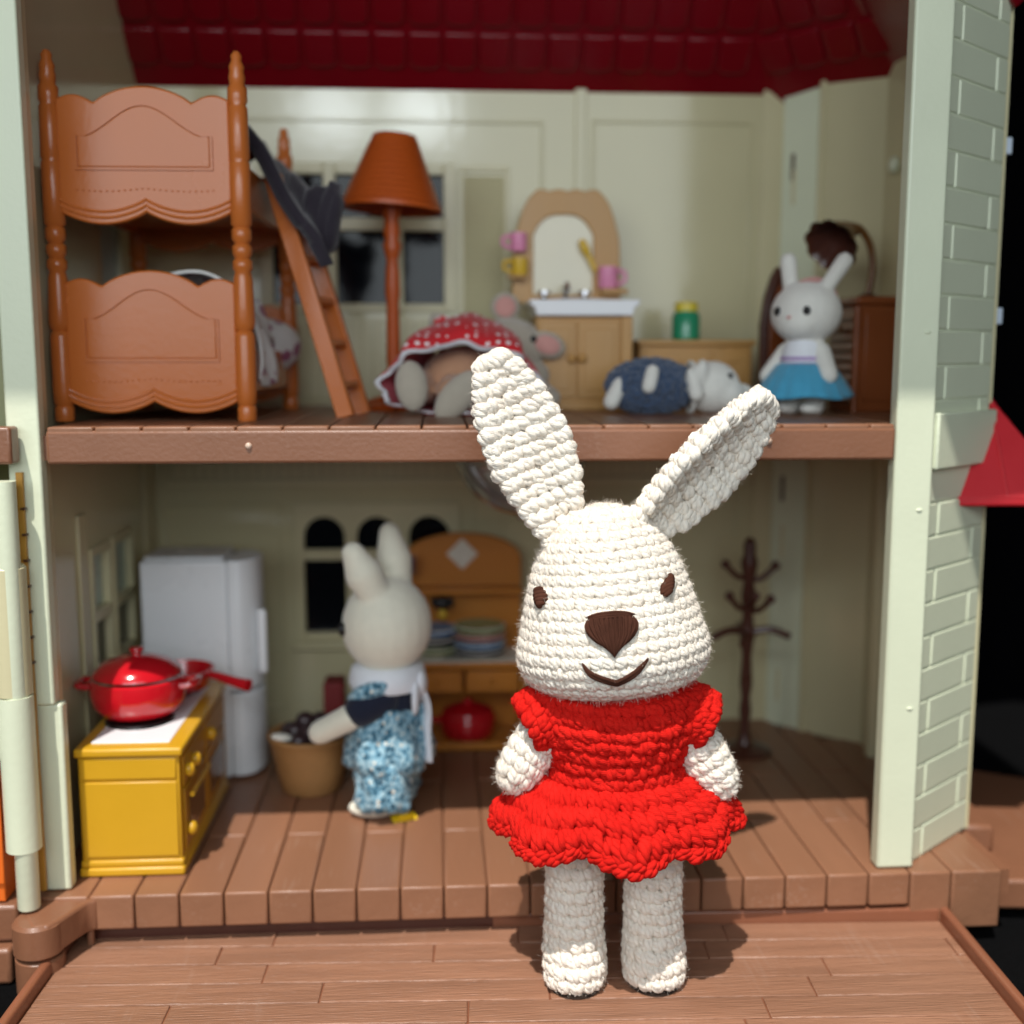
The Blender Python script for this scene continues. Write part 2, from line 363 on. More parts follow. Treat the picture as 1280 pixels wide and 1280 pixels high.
# rounded corner knuckle, front left
kn = newmesh('corner_knuckle', *lathe([(0, -1.15), (.72, -1.15), (.80, -1.07), (.80, -.12), (.70, 0), (0, 0)], 36, (-13.28, -1.25, -.12)), BROWN, H)
newmesh('knuckle_foot', *lathe([(0, -2.55), (.7, -2.55), (.78, -2.45), (.78, -1.33), (.72, -1.27), (0, -1.27)], 36, (-13.28, -1.2, -.1)), BROWN, kn)
arm_pts = [(-13.9, -.85), (-13.28, -1.95), (-12.75, -1.86), (-12.45, -1.35), (-12.2, -.75), (-11.98, -.28), (-11.7, -.13), (-11.7, .4), (-13.9, .4)]
newmesh('corner_arm', *prism(arm_pts[::-1], -1.2, -.1, 'z'), BROWN, H, bevel=.12, seg=3)
newmesh('support_pin', *lathe([(0, -2.7), (.13, -2.7), (.13, -1.2), (0, -1.2)], 12, (-12.05, .1, 0)), BROWN, H)
# raised step and outer deck at the right
dk = newmesh('deck_step', *prism([(20.05, 3.9), (21.5, 3.7), (22.4, 13), (20.4, 13)], -1.15, -.05, 'z'), BROWN, H, bevel=.18, seg=3)
newmesh('deck', *prism([(19.4, 1.5), (28, .75), (30, 9.5), (22.3, 14), (20, 14)], -2.3, -1.12, 'z'), BROWN, H, bevel=.15, seg=3)
# ---- upper floor
uf = newmesh('storey_floor', *join(box(-12.62, 15.28, .0, .5, 14.65, ZU-.12), ), BROWN, H, bevel=.1, seg=3)
newmesh('floor_slab', *prism([(-13.6, .5), (16.2, .5), (20, 3.6), (20.3, 13.2), (17.4, 17.6), (-13.6, 17.6)], 14.75, ZU-.3, 'z'), BROWN, uf)
a = -12.6
while a < 15.2:
    b = min(a+1.5, 15.27)
    plank('plank', a+.03, b-.03, .03, YB-.02, ZU-.26, ZU, FLOORB, uf, .06); a += 1.5
plank('plank', 15.32, 17.0, 1.9, 15.6, ZU-.26, ZU, FLOORB, uf, .06); plank('plank', 17.05, 19.2, 3.2, 13.8, ZU-.26, ZU, FLOORB, uf, .06)
NUB = mat('moulding_nub', (214, 186, 166), .3)
for nx_, nz_ in ((-6.2, 15.22), (10.95, 15.3)):
    newmesh('moulding_nub', *ell((nx_, 0, nz_), (.11, .1, .11)), NUB, uf)
# ---- left wall, leaning front post
lw = newmesh('side_wall', *wall(.9, YB+.2, -.05, 48, [(7.0, 9.6, 5.5, 10.7), (10.0, 13.0, 5.5, 10.7), (10.6, 13.6, 19.5, 24.5)],
             lambda u, v, d: (-13.62-d, u, v), .5), WALL, H)
for y0, y1 in ((7.0, 9.6), (10.0, 13.0)):
    wf = newmesh('window_frame', *join(box(-13.95, -13.5, y0, y0+.25, 5.5, 10.7), box(-13.95, -13.5, y1-.25, y1, 5.5, 10.7), box(-13.95, -13.5, y0+.25, y1-.25, 5.5, 5.8), box(-13.95, -13.5, y0+.25, y1-.25, 10.4, 10.7), box(-13.95, -13.5, y0+.25, y1-.25, 7.75, 8.15)), WALLY, lw)
    newmesh('pane', *box(-13.9, -13.84, y0+.25, y1-.25, 8.15, 10.4), PALEGL, lw); newmesh('pane', *box(-13.9, -13.84, y0+.25, y1-.25, 5.8, 7.75), GLASSD, lw)
newmesh('pane', *box(-13.9, -13.84, 10.6, 13.6, 19.5, 24.5), PALEGL, lw)
newmesh('wall_moulding', *box(-13.62, -13.5, 5.6, 6.6, 1, 12.2), WALLY, lw, bevel=.05)
newmesh('wall_moulding', *box(-13.62, -13.5, 15.2, 17.2, .1, 14.6), WALLY, lw, bevel=.05)
def leanbox(x0, x1, y0, y1, z0, z1, dx):
    v, f = box(x0, x1, y0, y1, z0, z1); return [(p[0]+dx*(p[2])/29, p[1], p[2]) for p in v], f
lp = newmesh('front_post', *leanbox(-14.02, -12.69, .35, .92, .03, 6.6, 0), CREAM, H, bevel=.1, seg=3)
newmesh('post_extension', *leanbox(-13.92, -12.86, .2, .75, 6.6, 40, 0), CREAM, lp, bevel=.08, seg=3)
newmesh('post_return', *leanbox(-13.6, -13.02, .92, 1.5, .03, 40, 0), WALLY, lp)
hp = newmesh('hinge_pole', *lathe([(0, 0), (.34, 0), (.36, .05), (.36, 14.2), (0, 14.2)], 28, (-13.72, -.75, .0)), CREAM, H)
newmesh('hinge_sleeve', *lathe([(.37, 2.0), (.56, 2.0), (.56, 7.2), (0, 7.2)], 28, (-13.82, -.6, 0)), CREAM, hp)
newmesh('hinge_sleeve', *lathe([(0, 7.25), (.58, 7.25), (.58, 11.4), (.5, 11.5), (0, 11.5)], 28, (-13.86, -.55, 0)), WALLY, hp)
newmesh('hinge_seam', *box(-13.62, -13.42, .0, .15, .2, 14.4), HINGEY, hp)
for i in range(7): newmesh('hinge_tooth', *box(-13.5, -13.35, -.1, .1, 8.1+i*.85, 8.17+i*.85), DARKB, hp)
# ---- back wall
bw = newmesh('back_wall', *wall(-13.9, 17.2, -.1, 31.6, [(-6.6, .4, 4.7, 10.8), (-8.0, .3, 20.5, 26.6)], lambda u, v, d: (u, YB+d, v), .6), WALL, H)
# arched ground floor window
aw = newmesh('window_frame', *box(-6.98, -6.62, YB-.16, YB+.3, 4.38, 11.15), WALLY, bw, bevel=.04)
newmesh('window_rail', *box(.44, .94, YB-.16, YB+.3, 4.38, 11.15), WALLY, bw, bevel=.04)
newmesh('window_rail', *box(-6.62, .44, YB-.16, YB+.3, 4.38, 4.8), WALLY, bw, bevel=.04); newmesh('window_rail', *box(-6.62, .44, YB-.16, YB+.3, 10.72, 11.15), WALLY, bw, bevel=.04)
newmesh('window_rail', *box(-6.62, .44, YB-.14, YB+.28, 8.38, 8.92), WALLY, bw, bevel=.04)
for x0, x1 in ((-4.6, -4.08), (-2.1, -1.57)): newmesh('window_rail', *box(x0, x1, YB-.13, YB+.27, 4.8, 10.72), WALLY, bw, bevel=.04)
for x0, x1 in ((-6.62, -4.6), (-4.08, -2.1), (-1.57, .44)):
    inn = arch_outline(x0+.03, x1-.03, 8.92, 9.52, 18); c = (x0+x1)/2; zc = 9.6; out = []
    for a_, b_ in inn:
        if b_ <= 9.53: out.append((x0 if a_ < c else x1, b_)); continue
        dx, dz = a_-c, b_-9.52; s_ = min((x1-c)/abs(dx) if abs(dx) > 1e-6 else 99, 1.2/dz); out.append((c+dx*s_, 9.52+dz*s_))
    newmesh('arch', *frame_xz(out, inn, YB-.12, YB+.26), WALLY, bw, angle=30)
    newmesh('pane', *box(x0, x1, YB+.3, YB+.36, 8.9, 10.75), GLASSD, bw); newmesh('pane', *box(x0, x1, YB+.3, YB+.36, 4.75, 8.4), GLASSD, bw)
newmesh('window_sill', *box(-7.2, 1.15, YB-.4, YB-.17, 4.0, 4.37), WALLY, bw, bevel=.06)
# upper window
for x0, x1 in ((-8.3, -7.7), (-5.3, -4.75), (-2.2, -1.65), (.25, .85)): newmesh('window_rail', *box(x0, x1, YB-.2, YB+.3, 20.2, 27.0), WALLY, bw, bevel=.05)
for z0, z1 in ((20.2, 20.6), (23.95, 24.55), (26.5, 27.0)):
    for x0, x1 in ((-7.7, -5.3), (-4.75, -2.2), (-1.65, .25)): newmesh('window_rail', *box(x0, x1, YB-.17, YB+.27, z0, z1), WALLY, bw, bevel=.05)
for x0, x1 in ((-7.7, -5.3), (-4.75, -2.2), (-1.65, .25)):
    newmesh('pane', *box(x0, x1, YB+.2, YB+.28, 20.5, 24), GLASSD, bw); newmesh('pane', *box(x0, x1, YB+.2, YB+.28, 24.5, 26.6), GLASSD, bw)
# louvred shutter beside it
sh = newmesh('shutter', *join(box(.98, 1.2, YB-.14, YB, 19.6, 26.9), box(3.1, 3.32, YB-.14, YB, 19.6, 26.9), box(1.2, 3.1, YB-.14, YB, 26.65, 26.9)), WALLY, bw, bevel=.03)
newmesh('shutter_slats', *join(*[xf(box(-.95, .95, -.04, .04, -.13, .13), T(2.15, YB-.05, 19.9+.28*i, rx=.35)) for i in range(24)]), WALL, sh)['kind'] = 'stuff'
# mouldings, seams and boards
def moulding(x0, x1, z0, z1, wd=.16, d=.09):
    newmesh('panel_moulding', *join(box(x0, x0+wd, YB-d, YB, z0, z1), box(x1-wd, x1, YB-d, YB, z0, z1), box(x0+wd, x1-wd, YB-d, YB, z1-wd, z1), box(x0+wd, x1-wd, YB-d, YB, z0, z0+wd)), WALL, bw, bevel=.04)
moulding(-13.0, 4.95, 16.0, 29.0); moulding(7.2, 14.85, 16.1, 29.1); moulding(-13.2, -7.6, 1.0, 11.2); moulding(6.2, 14.6, 1.0, 12.4); moulding(1.5, 5.8, 5.4, 11.6)
newmesh('wall_pilaster', *box(6.4, 6.95, YB-.13, YB, ZU, 30.6), WALL, bw, bevel=.05)
newmesh('corner_pilaster', *box(15.3, 16.4, YB-.2, YB, -.05, 30.65), WALLY, bw, bevel=.06)
newmesh('wainscot_boards', *join(*[box(-7.6+.5*i, -7.2+.5*i, YB-.07, YB, 16.3, 19.9) for i in range(17)]), WALLY, bw)['kind'] = 'stuff'
newmesh('frieze_boards', *join(*[box(-12.6+.5*i, -12.22+.5*i, YB-.07, YB, 12.4, 14.5) for i in range(56)]), WALLY, bw)['kind'] = 'stuff'
newmesh('frieze_rail', *box(-13, 15, YB-.15, YB, 12.0, 12.35), WALLY, bw, bevel=.05)
for i in range(6):
    newmesh('wall_block', *box(1.6+1.5*(i % 3), 3.0+1.5*(i % 3), YB-.06, YB, 9.3+1.05*(i//3), 10.25+1.05*(i//3)), WALL, bw, bevel=.04)
# ---- angled walls at the right
def seg_wall(name, p, q, z0, z1, th, m, parent, holes=(), bevel=0):
    d = Vector((q[0]-p[0], q[1]-p[1])); Ln = d.length; d.normalize(); n = Vector((-d.y, d.x))
    return newmesh(name, *wall(0, Ln, z0, z1, list(holes), lambda u, v, t: (p[0]+d.x*u+n.x*t, p[1]+d.y*u+n.y*t, v), th), m, parent, bevel=bevel)
rw = seg_wall('angled_wall', (16.2, 16.9), (17.62, 15.25), -.05, 31.4, .4, CREAM, H)
seg_wall('angled_panel', (17.62, 15.2), (19.75, 13.3), -.05, 33, .4, WALL, rw)
newmesh('panel_edge', *box(17.35, 17.6, 15.1, 15.35, -.05, 30.5), WALLY, rw, bevel=.05)
rs = seg_wall('side_wall', (19.72, 13.4), (19.95, 3.6), -.05, 47, .4, WALL, H, [(2.2, 6.8, -.05, 13.3)])
newmesh('door_jamb', *box(19.3, 19.72, 11.3, 11.75, 0, 14.6), WALLY, rs, bevel=.05)
newmesh('wall_knob', *ell((19.6, 12.0, 26.3), (.22, .3, .36)), CREAM, rs)
for zz in (8.4, 25.2, 1.2): newmesh('hinge', *box(16.55, 16.75, 16.35, 16.6, zz, zz+1.6), WALLY, rs, bevel=.04)
for zz in (11.2, 26.3): newmesh('hinge_gap', *box(16.5, 16.66, 16.4, 16.6, zz, zz+1.2), DARKB, rs)
# ---- right post and brick wall
rp = newmesh('front_post', *box(15.38, 16.72, .2, .85, .03, 40), CREAM, H, bevel=.1, seg=3)
for zz in (12.9, 18.9, 5.9): newmesh('post_nub', *ell((16.3, .2, zz), (.12, .05, .06)), CREAM, rp)
A0 = Vector((16.72, .62)); A1 = Vector((20.16, 3.5)); D = (A1-A0); BL = D.length; D.normalize(); NB = Vector((D.y, -D.x))
def bp_(u, t, z): return (A0.x+D.x*u+NB.x*t, A0.y+D.y*u+NB.y*t, z)
brw = newmesh('brick_wall', *wall(0, BL, -.02, 40, [], lambda u, v, t: bp_(u, -t, v), .5), CREAM, H)
BH = 1.185; BRK = {}
BWID = [BL*.205, BL*.795-.06]
def brick(u0, u1, z0, z1):
    V = []
    for t in (0, .055):
        s_ = .0 if t == 0 else .03
        V += [bp_(u0+s_, t, z0+s_), bp_(u1-s_, t, z0+s_), bp_(u1-s_, t, z1-s_), bp_(u0+s_, t, z1-s_)]
    c = Vector(V[0]); key = (round(u1-u0, 2), round(z1-z0, 2))
    if key in BRK: return link('brick', BRK[key], brw, .022, 2, c)
    ob = newmesh('brick', [tuple(Vector(p)-c) for p in V], [(4, 5, 6, 7), (0, 1, 5, 4), (1, 2, 6, 5), (2, 3, 7, 6), (3, 0, 4, 7)], CREAM, brw, bevel=.022, loc=c); BRK[key] = ob.data
for r in range(27):
    z0 = .06+r*BH
    if 14.0 < z0 < 15.0: continue
    for (a, b) in (((.0, .17), (.20, .99)) if r % 2 == 0 else ((.0, .78), (.81, .99))):
        brick(a*BL, b*BL, z0, z0+BH-.06)
band = newmesh('brick_band', *join((lambda: ([bp_(u, t, z) for z in (14.25, 16.2) for (u, t) in ((-.02, .0), (BL+.06, .0), (BL+.06, .34), (-.02, .34))], [(0, 1, 2, 3)[::-1], (4, 5, 6, 7), (0, 1, 5, 4), (1, 2, 6, 5), (2, 3, 7, 6), (3, 0, 4, 7)]))()), CREAM, brw, bevel=.08, seg=3)
ws = newmesh('window_edge', *box(20.2, 20.42, 4.1, 4.9, 16.6, 31), LBLUE, H)
for zz in (19.3, 25.4):
    newmesh('shutter_bracket', *join(box(20.42, 20.85, 4.15, 4.6, zz, zz+.6), box(20.42, 20.62, 4.15, 4.6, zz+.6, zz+.85)), LBLUE, ws, bevel=.04)
# red window awning
awn = newmesh('awning', [(18.2, 2.2, 12.75), (22.6, 1.6, 12.8), (24, 6, 12.8), (20.0, 4.4, 12.75), (19.85, 3.5, 16.6), (20.4, 3.8, 16.6), (21.0, 4.9, 16.6), (20.3, 4.6, 16.6),
              (18.2, 2.2, 13.1), (22.6, 1.6, 13.15)], [(8, 9, 5, 4), (0, 1, 9, 8), (1, 2, 6, 5, 9), (0, 8, 4, 7, 3), (2, 3, 7, 6), (3, 2, 1, 0), (4, 5, 6, 7)], AWN, H, smooth=False, bevel=.1)
newmesh('awning_rib', *tube([(20.3, 1.95, 13.1), (20.28, 3.55, 16.4)], .06, 8), AWN, awn)
newmesh('awning_joint', *box(19.6, 21.2, 2.72, 2.9, 14.18, 14.28), AWN, awn)
# ---- roof seen from inside
ZR = 30.75; SL = 1.12
bd = Vector((19.75-17.2, 13.3-15.75)).normalized(); bn = Vector((-bd.y, bd.x)) * -1     # inward normal of the angled wall
def roof_h(x, y):
    p1 = ZR+SL*(YB-y)
    d2 = (x-17.4)*bn.x+(y-15.5)*bn.y
    p2 = ZR+SL*d2
    p3 = ZR+.2+SL*(19.9-x)
    return p1, p2, p3
V = []; F = []; gx = np.linspace(-14.2, 20.4, 90); gy = np.linspace(3, 17.9, 50)
for a in gx:
    for b in gy: V.append((a, b, min(roof_h(a, b))))
for i in range(len(gx)-1):
    for j in range(len(gy)-1): q = i*len(gy)+j; F.append((q, q+1, q+len(gy)+1, q+len(gy)))
rf = newmesh('roof', V, F, ROOF, H, angle=30)
sm = rf.modifiers.new('Solid', 'SOLIDIFY'); sm.thickness = .3*S; sm.offset = 1
newmesh('unseen_sun_shade', *prism([(3.3, 46.2), (-12.5, 45.0), (-12.5, 45.6), (3.3, 46.8)], -24, 21.5, 'x'), ROOF, rf)  # out-of-view slab added to block the sun from the upper storey
# tiles on the inside: slabs with a rounded lower edge
def tile_mesh(wd, ln):
    pts = [(-wd/2, ln), (-wd/2, .22), (-wd*.36, .06), (-wd*.18, 0), (wd*.18, 0), (wd*.36, .06), (wd/2, .22), (wd/2, ln)]
    return prism(pts, 0, .5, 'z')
tm = None
def put_tile(org, ux, uy, un):
    global tm
    if tm is None: ob = newmesh('roof_tile', *tile_mesh(1.38, 1.7), ROOF, rf, bevel=.1, seg=3); tm = ob.data
    else: ob = link('roof_tile', tm, rf, .1, 3)
    M = Matrix(((ux.x, uy.x, un.x, org.x*S), (ux.y, uy.y, un.y, org.y*S), (ux.z, uy.z, un.z, org.z*S), (0, 0, 0, 1))); ob.matrix_local = M
L1 = math.hypot(1, SL)
uy1 = Vector((0, -1/L1, SL/L1)); ux1 = Vector((1, 0, 0)); un1 = ux1.cross(uy1)
for r in range(3):
    for c in range(21):
        org = Vector((-13.0+1.56*c+(.0 if r % 2 else .0), YB, ZR)) + uy1*(.75+2.02*r)
        p = roof_h(org.x+.6, org.y-.6)
        if p[0] > min(p[1], p[2]): continue
        put_tile(org, ux1, uy1, un1)
uy2 = Vector((bn.x/L1, bn.y/L1, SL/L1)); ux2 = Vector((bd.x, bd.y, 0)); un2 = ux2.cross(uy2)
for r in range(3):
    for c in range(-3, 6):
        org = Vector((17.4, 15.5, ZR)) + ux2*(1.56*c) + uy2*(.75+2.02*r)
        q = org+uy2*.8; p = roof_h(q.x, q.y)
        if p[1] > min(p[0], p[2])+.05: continue
        put_tile(org, ux2, uy2, un2)

# ================================================================== LEFT WING (swung open)
W = thing('house_wing', 'edge of the opened dollhouse wing beyond the left post', 'dollhouse wing', (-16, -.5, 0))
newmesh('wing_floor', *box(-3, 2.55, -.2, .55, 14.72, 15.9), BROWN, W, bevel=.1, seg=3)
newmesh('wing_wall', *box(-3, 1.75, 2.6, 3.0, -.5, 31), mat('olive_wall', (150, 150, 108), .45, .05, 30, .1, 300), W)
newmesh('wing_post', *box(-3, 1.62, -.1, .5, 5.0, 14.7), CREAM, W, bevel=.08)
newmesh('wing_base', *box(-3, 1.75, .1, 3, -1.4, -.1), BROWN, W, bevel=.15, seg=3)
newmesh('wing_base_foot', *box(-3, 1.6, -.3, 2.4, -2.7, -1.45), BROWN, W, bevel=.15, seg=3)
tr2 = newmesh('wing_tray_corner', *prism([(-3, -2.6), (1.5, -2.6), (1.9, -2.9), (2.05, -3.4), (1.7, -5.2), (-3, -5.2)], -2.7, -1.9, 'z'), BROWN, W, bevel=.15, seg=3)
oc = newmesh('orange_toy_block', *join(box(-15.9, -14.68, -.2, 1.6, -.05, 4.2), box(-15.9, -14.64, -.3, -.2, .6, 3.6)), ORANGE, bevel=.15, seg=3)
tag(oc, 'orange plastic block at the left edge beside the cream hinge pole', 'toy block')

# ================================================================== PORCH TRAY
TR = thing('porch_tray', 'brown wood-grain plastic tray in front of the dollhouse', 'tray', (2.5, .42, -1.8), math.radians(-2.2))
# local: x -15.2..15.2, y 0..-9.6, top z=0
newmesh('tray_base', *box(-15.15, 15.15, -9.6, .0, -.5, -.06), TRAYR, TR)
RW, RH = .34, .46
rim = newmesh('rim', *join(box(-15.15-RW, -15.15, -9.6, RW, -.7, RH), box(15.15, 15.15+RW, -9.6, RW, -.7, RH), box(-15.15, 15.15, .0, RW, -.7, RH-.004)), TRAYR, TR, bevel=.13, seg=4)
row = 0; y = -.02
random.seed(12)
while y > -9.2:
    hgt = 1.16; x = -15.13 - random.uniform(0, 5); first = True
    while x < 15.1:
        Ln = random.choice((7.2, 8.4, 9.2)); x1 = x+Ln
        a, b = max(x, -15.13), min(x1, 15.13)
        if b-a > .3:
            newmesh('plank', *box(a+.02, b-.025, y-hgt+.02, y-.015, -.2, random.uniform(-.012, .012)), TRAYB, TR, bevel=.035, seg=2)
        x = x1
    y -= hgt; row += 1

# ================================================================== CROCHETED RABBIT
def crochet(name, surf, rows, m, parent, rad=.17, lift=.06, spread=.40, k=9, nr=5, twist=.9, inset=.12, flat=.85, jit=.05, style='v', base=(72, 40), lean=0.0, extra=None):
    """surf(u,v)->(...,3), u around 0..1, v along 0..1.  rows: (v0, v1, stitches, phase). Every stitch is a pair of plump yarn lobes."""
    U0 = []; V0 = []; V1 = []; DU = []; SD = []
    for (a, b, n, ph) in rows:
        for i in range(n):
            for sd in (-1, 1):
                U0.append((i+ph)/n); V0.append(a); V1.append(b); DU.append(1/n); SD.append(sd)
    U0, V0, V1, DU, SD = map(np.array, (U0, V0, V1, DU, SD)); Ln = len(U0)
    j1, j2, j3 = rng.normal(0, jit, (3, Ln))
    t = np.linspace(0, 1, k)[None, :]
    if style == 'v':
        u = U0[:, None]+DU[:, None]*(SD[:, None]*(.10+spread*t)+j1[:, None]+lean*(t-.5))
        v = V0[:, None]+(V1-V0)[:, None]*(-.14+1.18*t+j2[:, None])
        hh = lift*(-.9+1.9*np.sin(PI*np.clip(t*.94+.1, 0, 1)))
    elif style == 'post':
        u = U0[:, None]+DU[:, None]*(SD[:, None]*.24+j1[:, None]+SD[:, None]*.10*np.sin(2*PI*t))
        v = V0[:, None]+(V1-V0)[:, None]*(-.05+1.1*t+j2[:, None]*.5)
        hh = lift*(-.5+1.5*np.sin(PI*t))
    else:      # 'edge': fat slanted chain lobes
        u = U0[:, None]+DU[:, None]*((t-.5)*1.15+SD[:, None]*.12+j1[:, None])
        v = V0[:, None]+(V1-V0)[:, None]*(.5+SD[:, None]*.30*(.4+.6*t)+j2[:, None])
        hh = lift*(-.4+1.4*np.sin(PI*t))
    hh = hh*(1+3*j3[:, None])
    e = 1e-3
    def NRM(u, v):
        a = surf(u+e, v)-surf(u-e, v); b = surf(u, np.clip(v+e, 0, 1))-surf(u, np.clip(v-e, 0, 1))
        n = np.cross(a, b); return n/np.maximum(np.linalg.norm(n, axis=-1, keepdims=True), 1e-9)
    vc = np.clip(v, 0.002, .998)
    Nn = NRM(u, vc); P = surf(u, vc)+Nn*hh[..., None]
    Tg = np.gradient(P, axis=1); Tg /= np.maximum(np.linalg.norm(Tg, axis=-1, keepdims=True), 1e-9)
    B = np.cross(Tg, Nn); B /= np.maximum(np.linalg.norm(B, axis=-1, keepdims=True), 1e-9); N2 = np.cross(B, Tg)
    rr = rad*(.30+.70*np.sin(PI*np.clip(t*.96+.02, 0, 1))**.6)*(1+j3[:, None])
    if extra is not None: rr = rr*extra(u, vc)
    # three twisted plies per lobe
    NP = 3; Vs = []; Fs = []; UVs = []; off = 0
    a = np.arange(nr)*2*PI/nr; tw = rng.random(Ln)[:, None]*2*PI
    for p_ in range(NP):
        ph_ = tw+2*PI*p_/NP+2*PI*twist*t
        C = P+(rr*.48)[..., None]*(np.cos(ph_)[..., None]*B+(flat*np.sin(ph_))[..., None]*N2)
        Tg2 = np.gradient(C, axis=1); Tg2 /= np.maximum(np.linalg.norm(Tg2, axis=-1, keepdims=True), 1e-9)
        B2 = np.cross(Tg2, Nn); B2 /= np.maximum(np.linalg.norm(B2, axis=-1, keepdims=True), 1e-9); N3 = np.cross(B2, Tg2)
        r2 = rr*.60
        Q = C[:, :, None, :]+r2[:, :, None, None]*(np.cos(a)[None, None, :, None]*B2[:, :, None, :]+(.55+.45*flat)*np.sin(a)[None, None, :, None]*N3[:, :, None, :])
        i0 = (np.arange(Ln)*k*nr)[:, None, None]+(np.arange(k-1)*nr)[None, :, None]; kk = np.arange(nr)[None, None, :]; k2 = (kk+1) % nr
        Fs.append(np.stack([i0+kk, i0+k2, i0+nr+k2, i0+nr+kk], -1).reshape(-1, 4)+off); Vs.append(Q.reshape(-1, 3)); off += Ln*k*nr
        uvu = np.broadcast_to((a/(2*PI))[None, None, :], (Ln, k, nr)).reshape(-1); uvv = np.broadcast_to((np.linspace(0, 1.6, k))[None, :, None]+rng.random(Ln)[:, None, None], (Ln, k, nr)).reshape(-1)
        UVs.append(np.stack([uvu, uvv], -1))
    V = np.concatenate(Vs); F = np.concatenate(Fs)
    # inner skin so no gaps show between the lobes
    nu, nv = base; uu, vv = np.meshgrid(np.arange(nu)/nu, np.linspace(0.004, .996, nv), indexing='ij')
    Bp = surf(uu, vv)-NRM(uu, vv)*inset
    off = len(V); bi = (np.arange(nu)[:, None]*nv+np.arange(nv-1)[None, :]); bj = (((np.arange(nu)+1) % nu)[:, None]*nv+np.arange(nv-1)[None, :])
    BF = np.stack([bi, bj, bj+1, bi+1], -1).reshape(-1, 4)+off
    V = np.concatenate([V, Bp.reshape(-1, 3)]); F = np.concatenate([F, BF])
    uv = np.concatenate(UVs+[np.stack([uu.ravel()*40, vv.ravel()*20], -1)])
    return fastmesh(name, V, F, m, parent, uv)
def fastmesh(name, V, F, m, parent, uv=None):
    me = bpy.data.meshes.new(name); n = len(F)
    me.vertices.add(len(V)); me.vertices.foreach_set('co', (np.asarray(V)*S).astype(np.float32).ravel())
    me.loops.add(n*4); me.loops.foreach_set('vertex_index', F.astype(np.int32).ravel())
    me.polygons.add(n); me.polygons.foreach_set('loop_start', np.arange(n, dtype=np.int32)*4); me.polygons.foreach_set('loop_total', np.full(n, 4, dtype=np.int32))
    me.update(calc_edges=True); me.polygons.foreach_set('use_smooth', np.ones(n, dtype=bool))
    if uv is not None:
        ul = me.uv_layers.new(name='UVMap'); ul.data.foreach_set('uv', uv[F.ravel()].astype(np.float32).ravel())
    me.materials.append(m); me.validate(); return link(name, me, parent)
def fuzz(surf, n, m, parent, ln=.20, v0=.02, v1=.98, lift=.1, umin=0, umax=1):
    """loose fibres standing off the yarn"""
    u = umin+(umax-umin)*rng.random(n); v = v0+(v1-v0)*rng.random(n); e = 1e-3
    a = surf(u+e, v)-surf(u-e, v); b = surf(u, v+e)-surf(u, v-e); Nn = np.cross(a, b); Nn /= np.maximum(np.linalg.norm(Nn, axis=-1, keepdims=True), 1e-9)
    p = surf(u, v)+Nn*lift; L_ = ln*(.4+rng.random(n)**2)[:, None]
    d = Nn*.55+rng.normal(0, .75, (n, 3)); d /= np.linalg.norm(d, axis=-1, keepdims=True); d2 = d+rng.normal(0, .6, (n, 3)); d2 /= np.linalg.norm(d2, axis=-1, keepdims=True)
    p1 = p+d*L_*.5; p2 = p1+d2*L_*.5; w_ = np.cross(d, rng.normal(0, 1, (n, 3))); w_ /= np.linalg.norm(w_, axis=-1, keepdims=True); w_ *= .003
    V = np.stack([p-w_, p+w_, p1-w_, p1+w_, p2-w_*.5, p2+w_*.5], 1).reshape(-1, 3); i = np.arange(n)[:, None]*6
    F = np.concatenate([i+np.array([[0, 1, 3, 2]]), i+np.array([[2, 3, 5, 4]])])
    o = fastmesh('yarn_fuzz', V, F, m, parent, np.zeros((len(V), 2))); o['kind'] = 'stuff'; return o
def interp_prof(pts):
    p = np.array([(a, b) for a, b in pts], float)
    # smooth the profile by Catmull-Rom then resample by arc length
    q = np.array([tuple(v) for v in smoothpts([(a, 0, b) for a, b in pts], 10)])[:, [0, 2]]
    s = np.concatenate([[0], np.cumsum(np.linalg.norm(np.diff(q, axis=0), axis=1))]); L_ = s[-1]; s = s/L_
    return (lambda v: (np.interp(v, s, q[:, 0]), np.interp(v, s, q[:, 1]))), L_
def Rmat(rx=0, ry=0, rz=0): return np.array(Euler((rx, ry, rz)).to_matrix())
def rows_for(prof, L_, h, w_, nmin=6, v0=0., v1=1., sx=1.):
    n = max(1, int(round(L_*(v1-v0)/h))); out = []
    for i in range(n):
        a = v0+(v1-v0)*i/n; b = v0+(v1-v0)*(i+1)/n; r = float(prof((a+b)/2)[0])*sx
        out.append((a, b, max(nmin, int(round(2*PI*abs(r)/w_))), .37*i))
    return out
RX, RY, RZ = 5.45, -2.95, -1.8
RB = thing('crocheted_rabbit', 'cream crocheted toy rabbit in a red crocheted dress standing on the brown tray', 'toy rabbit', (RX, RY, RZ))
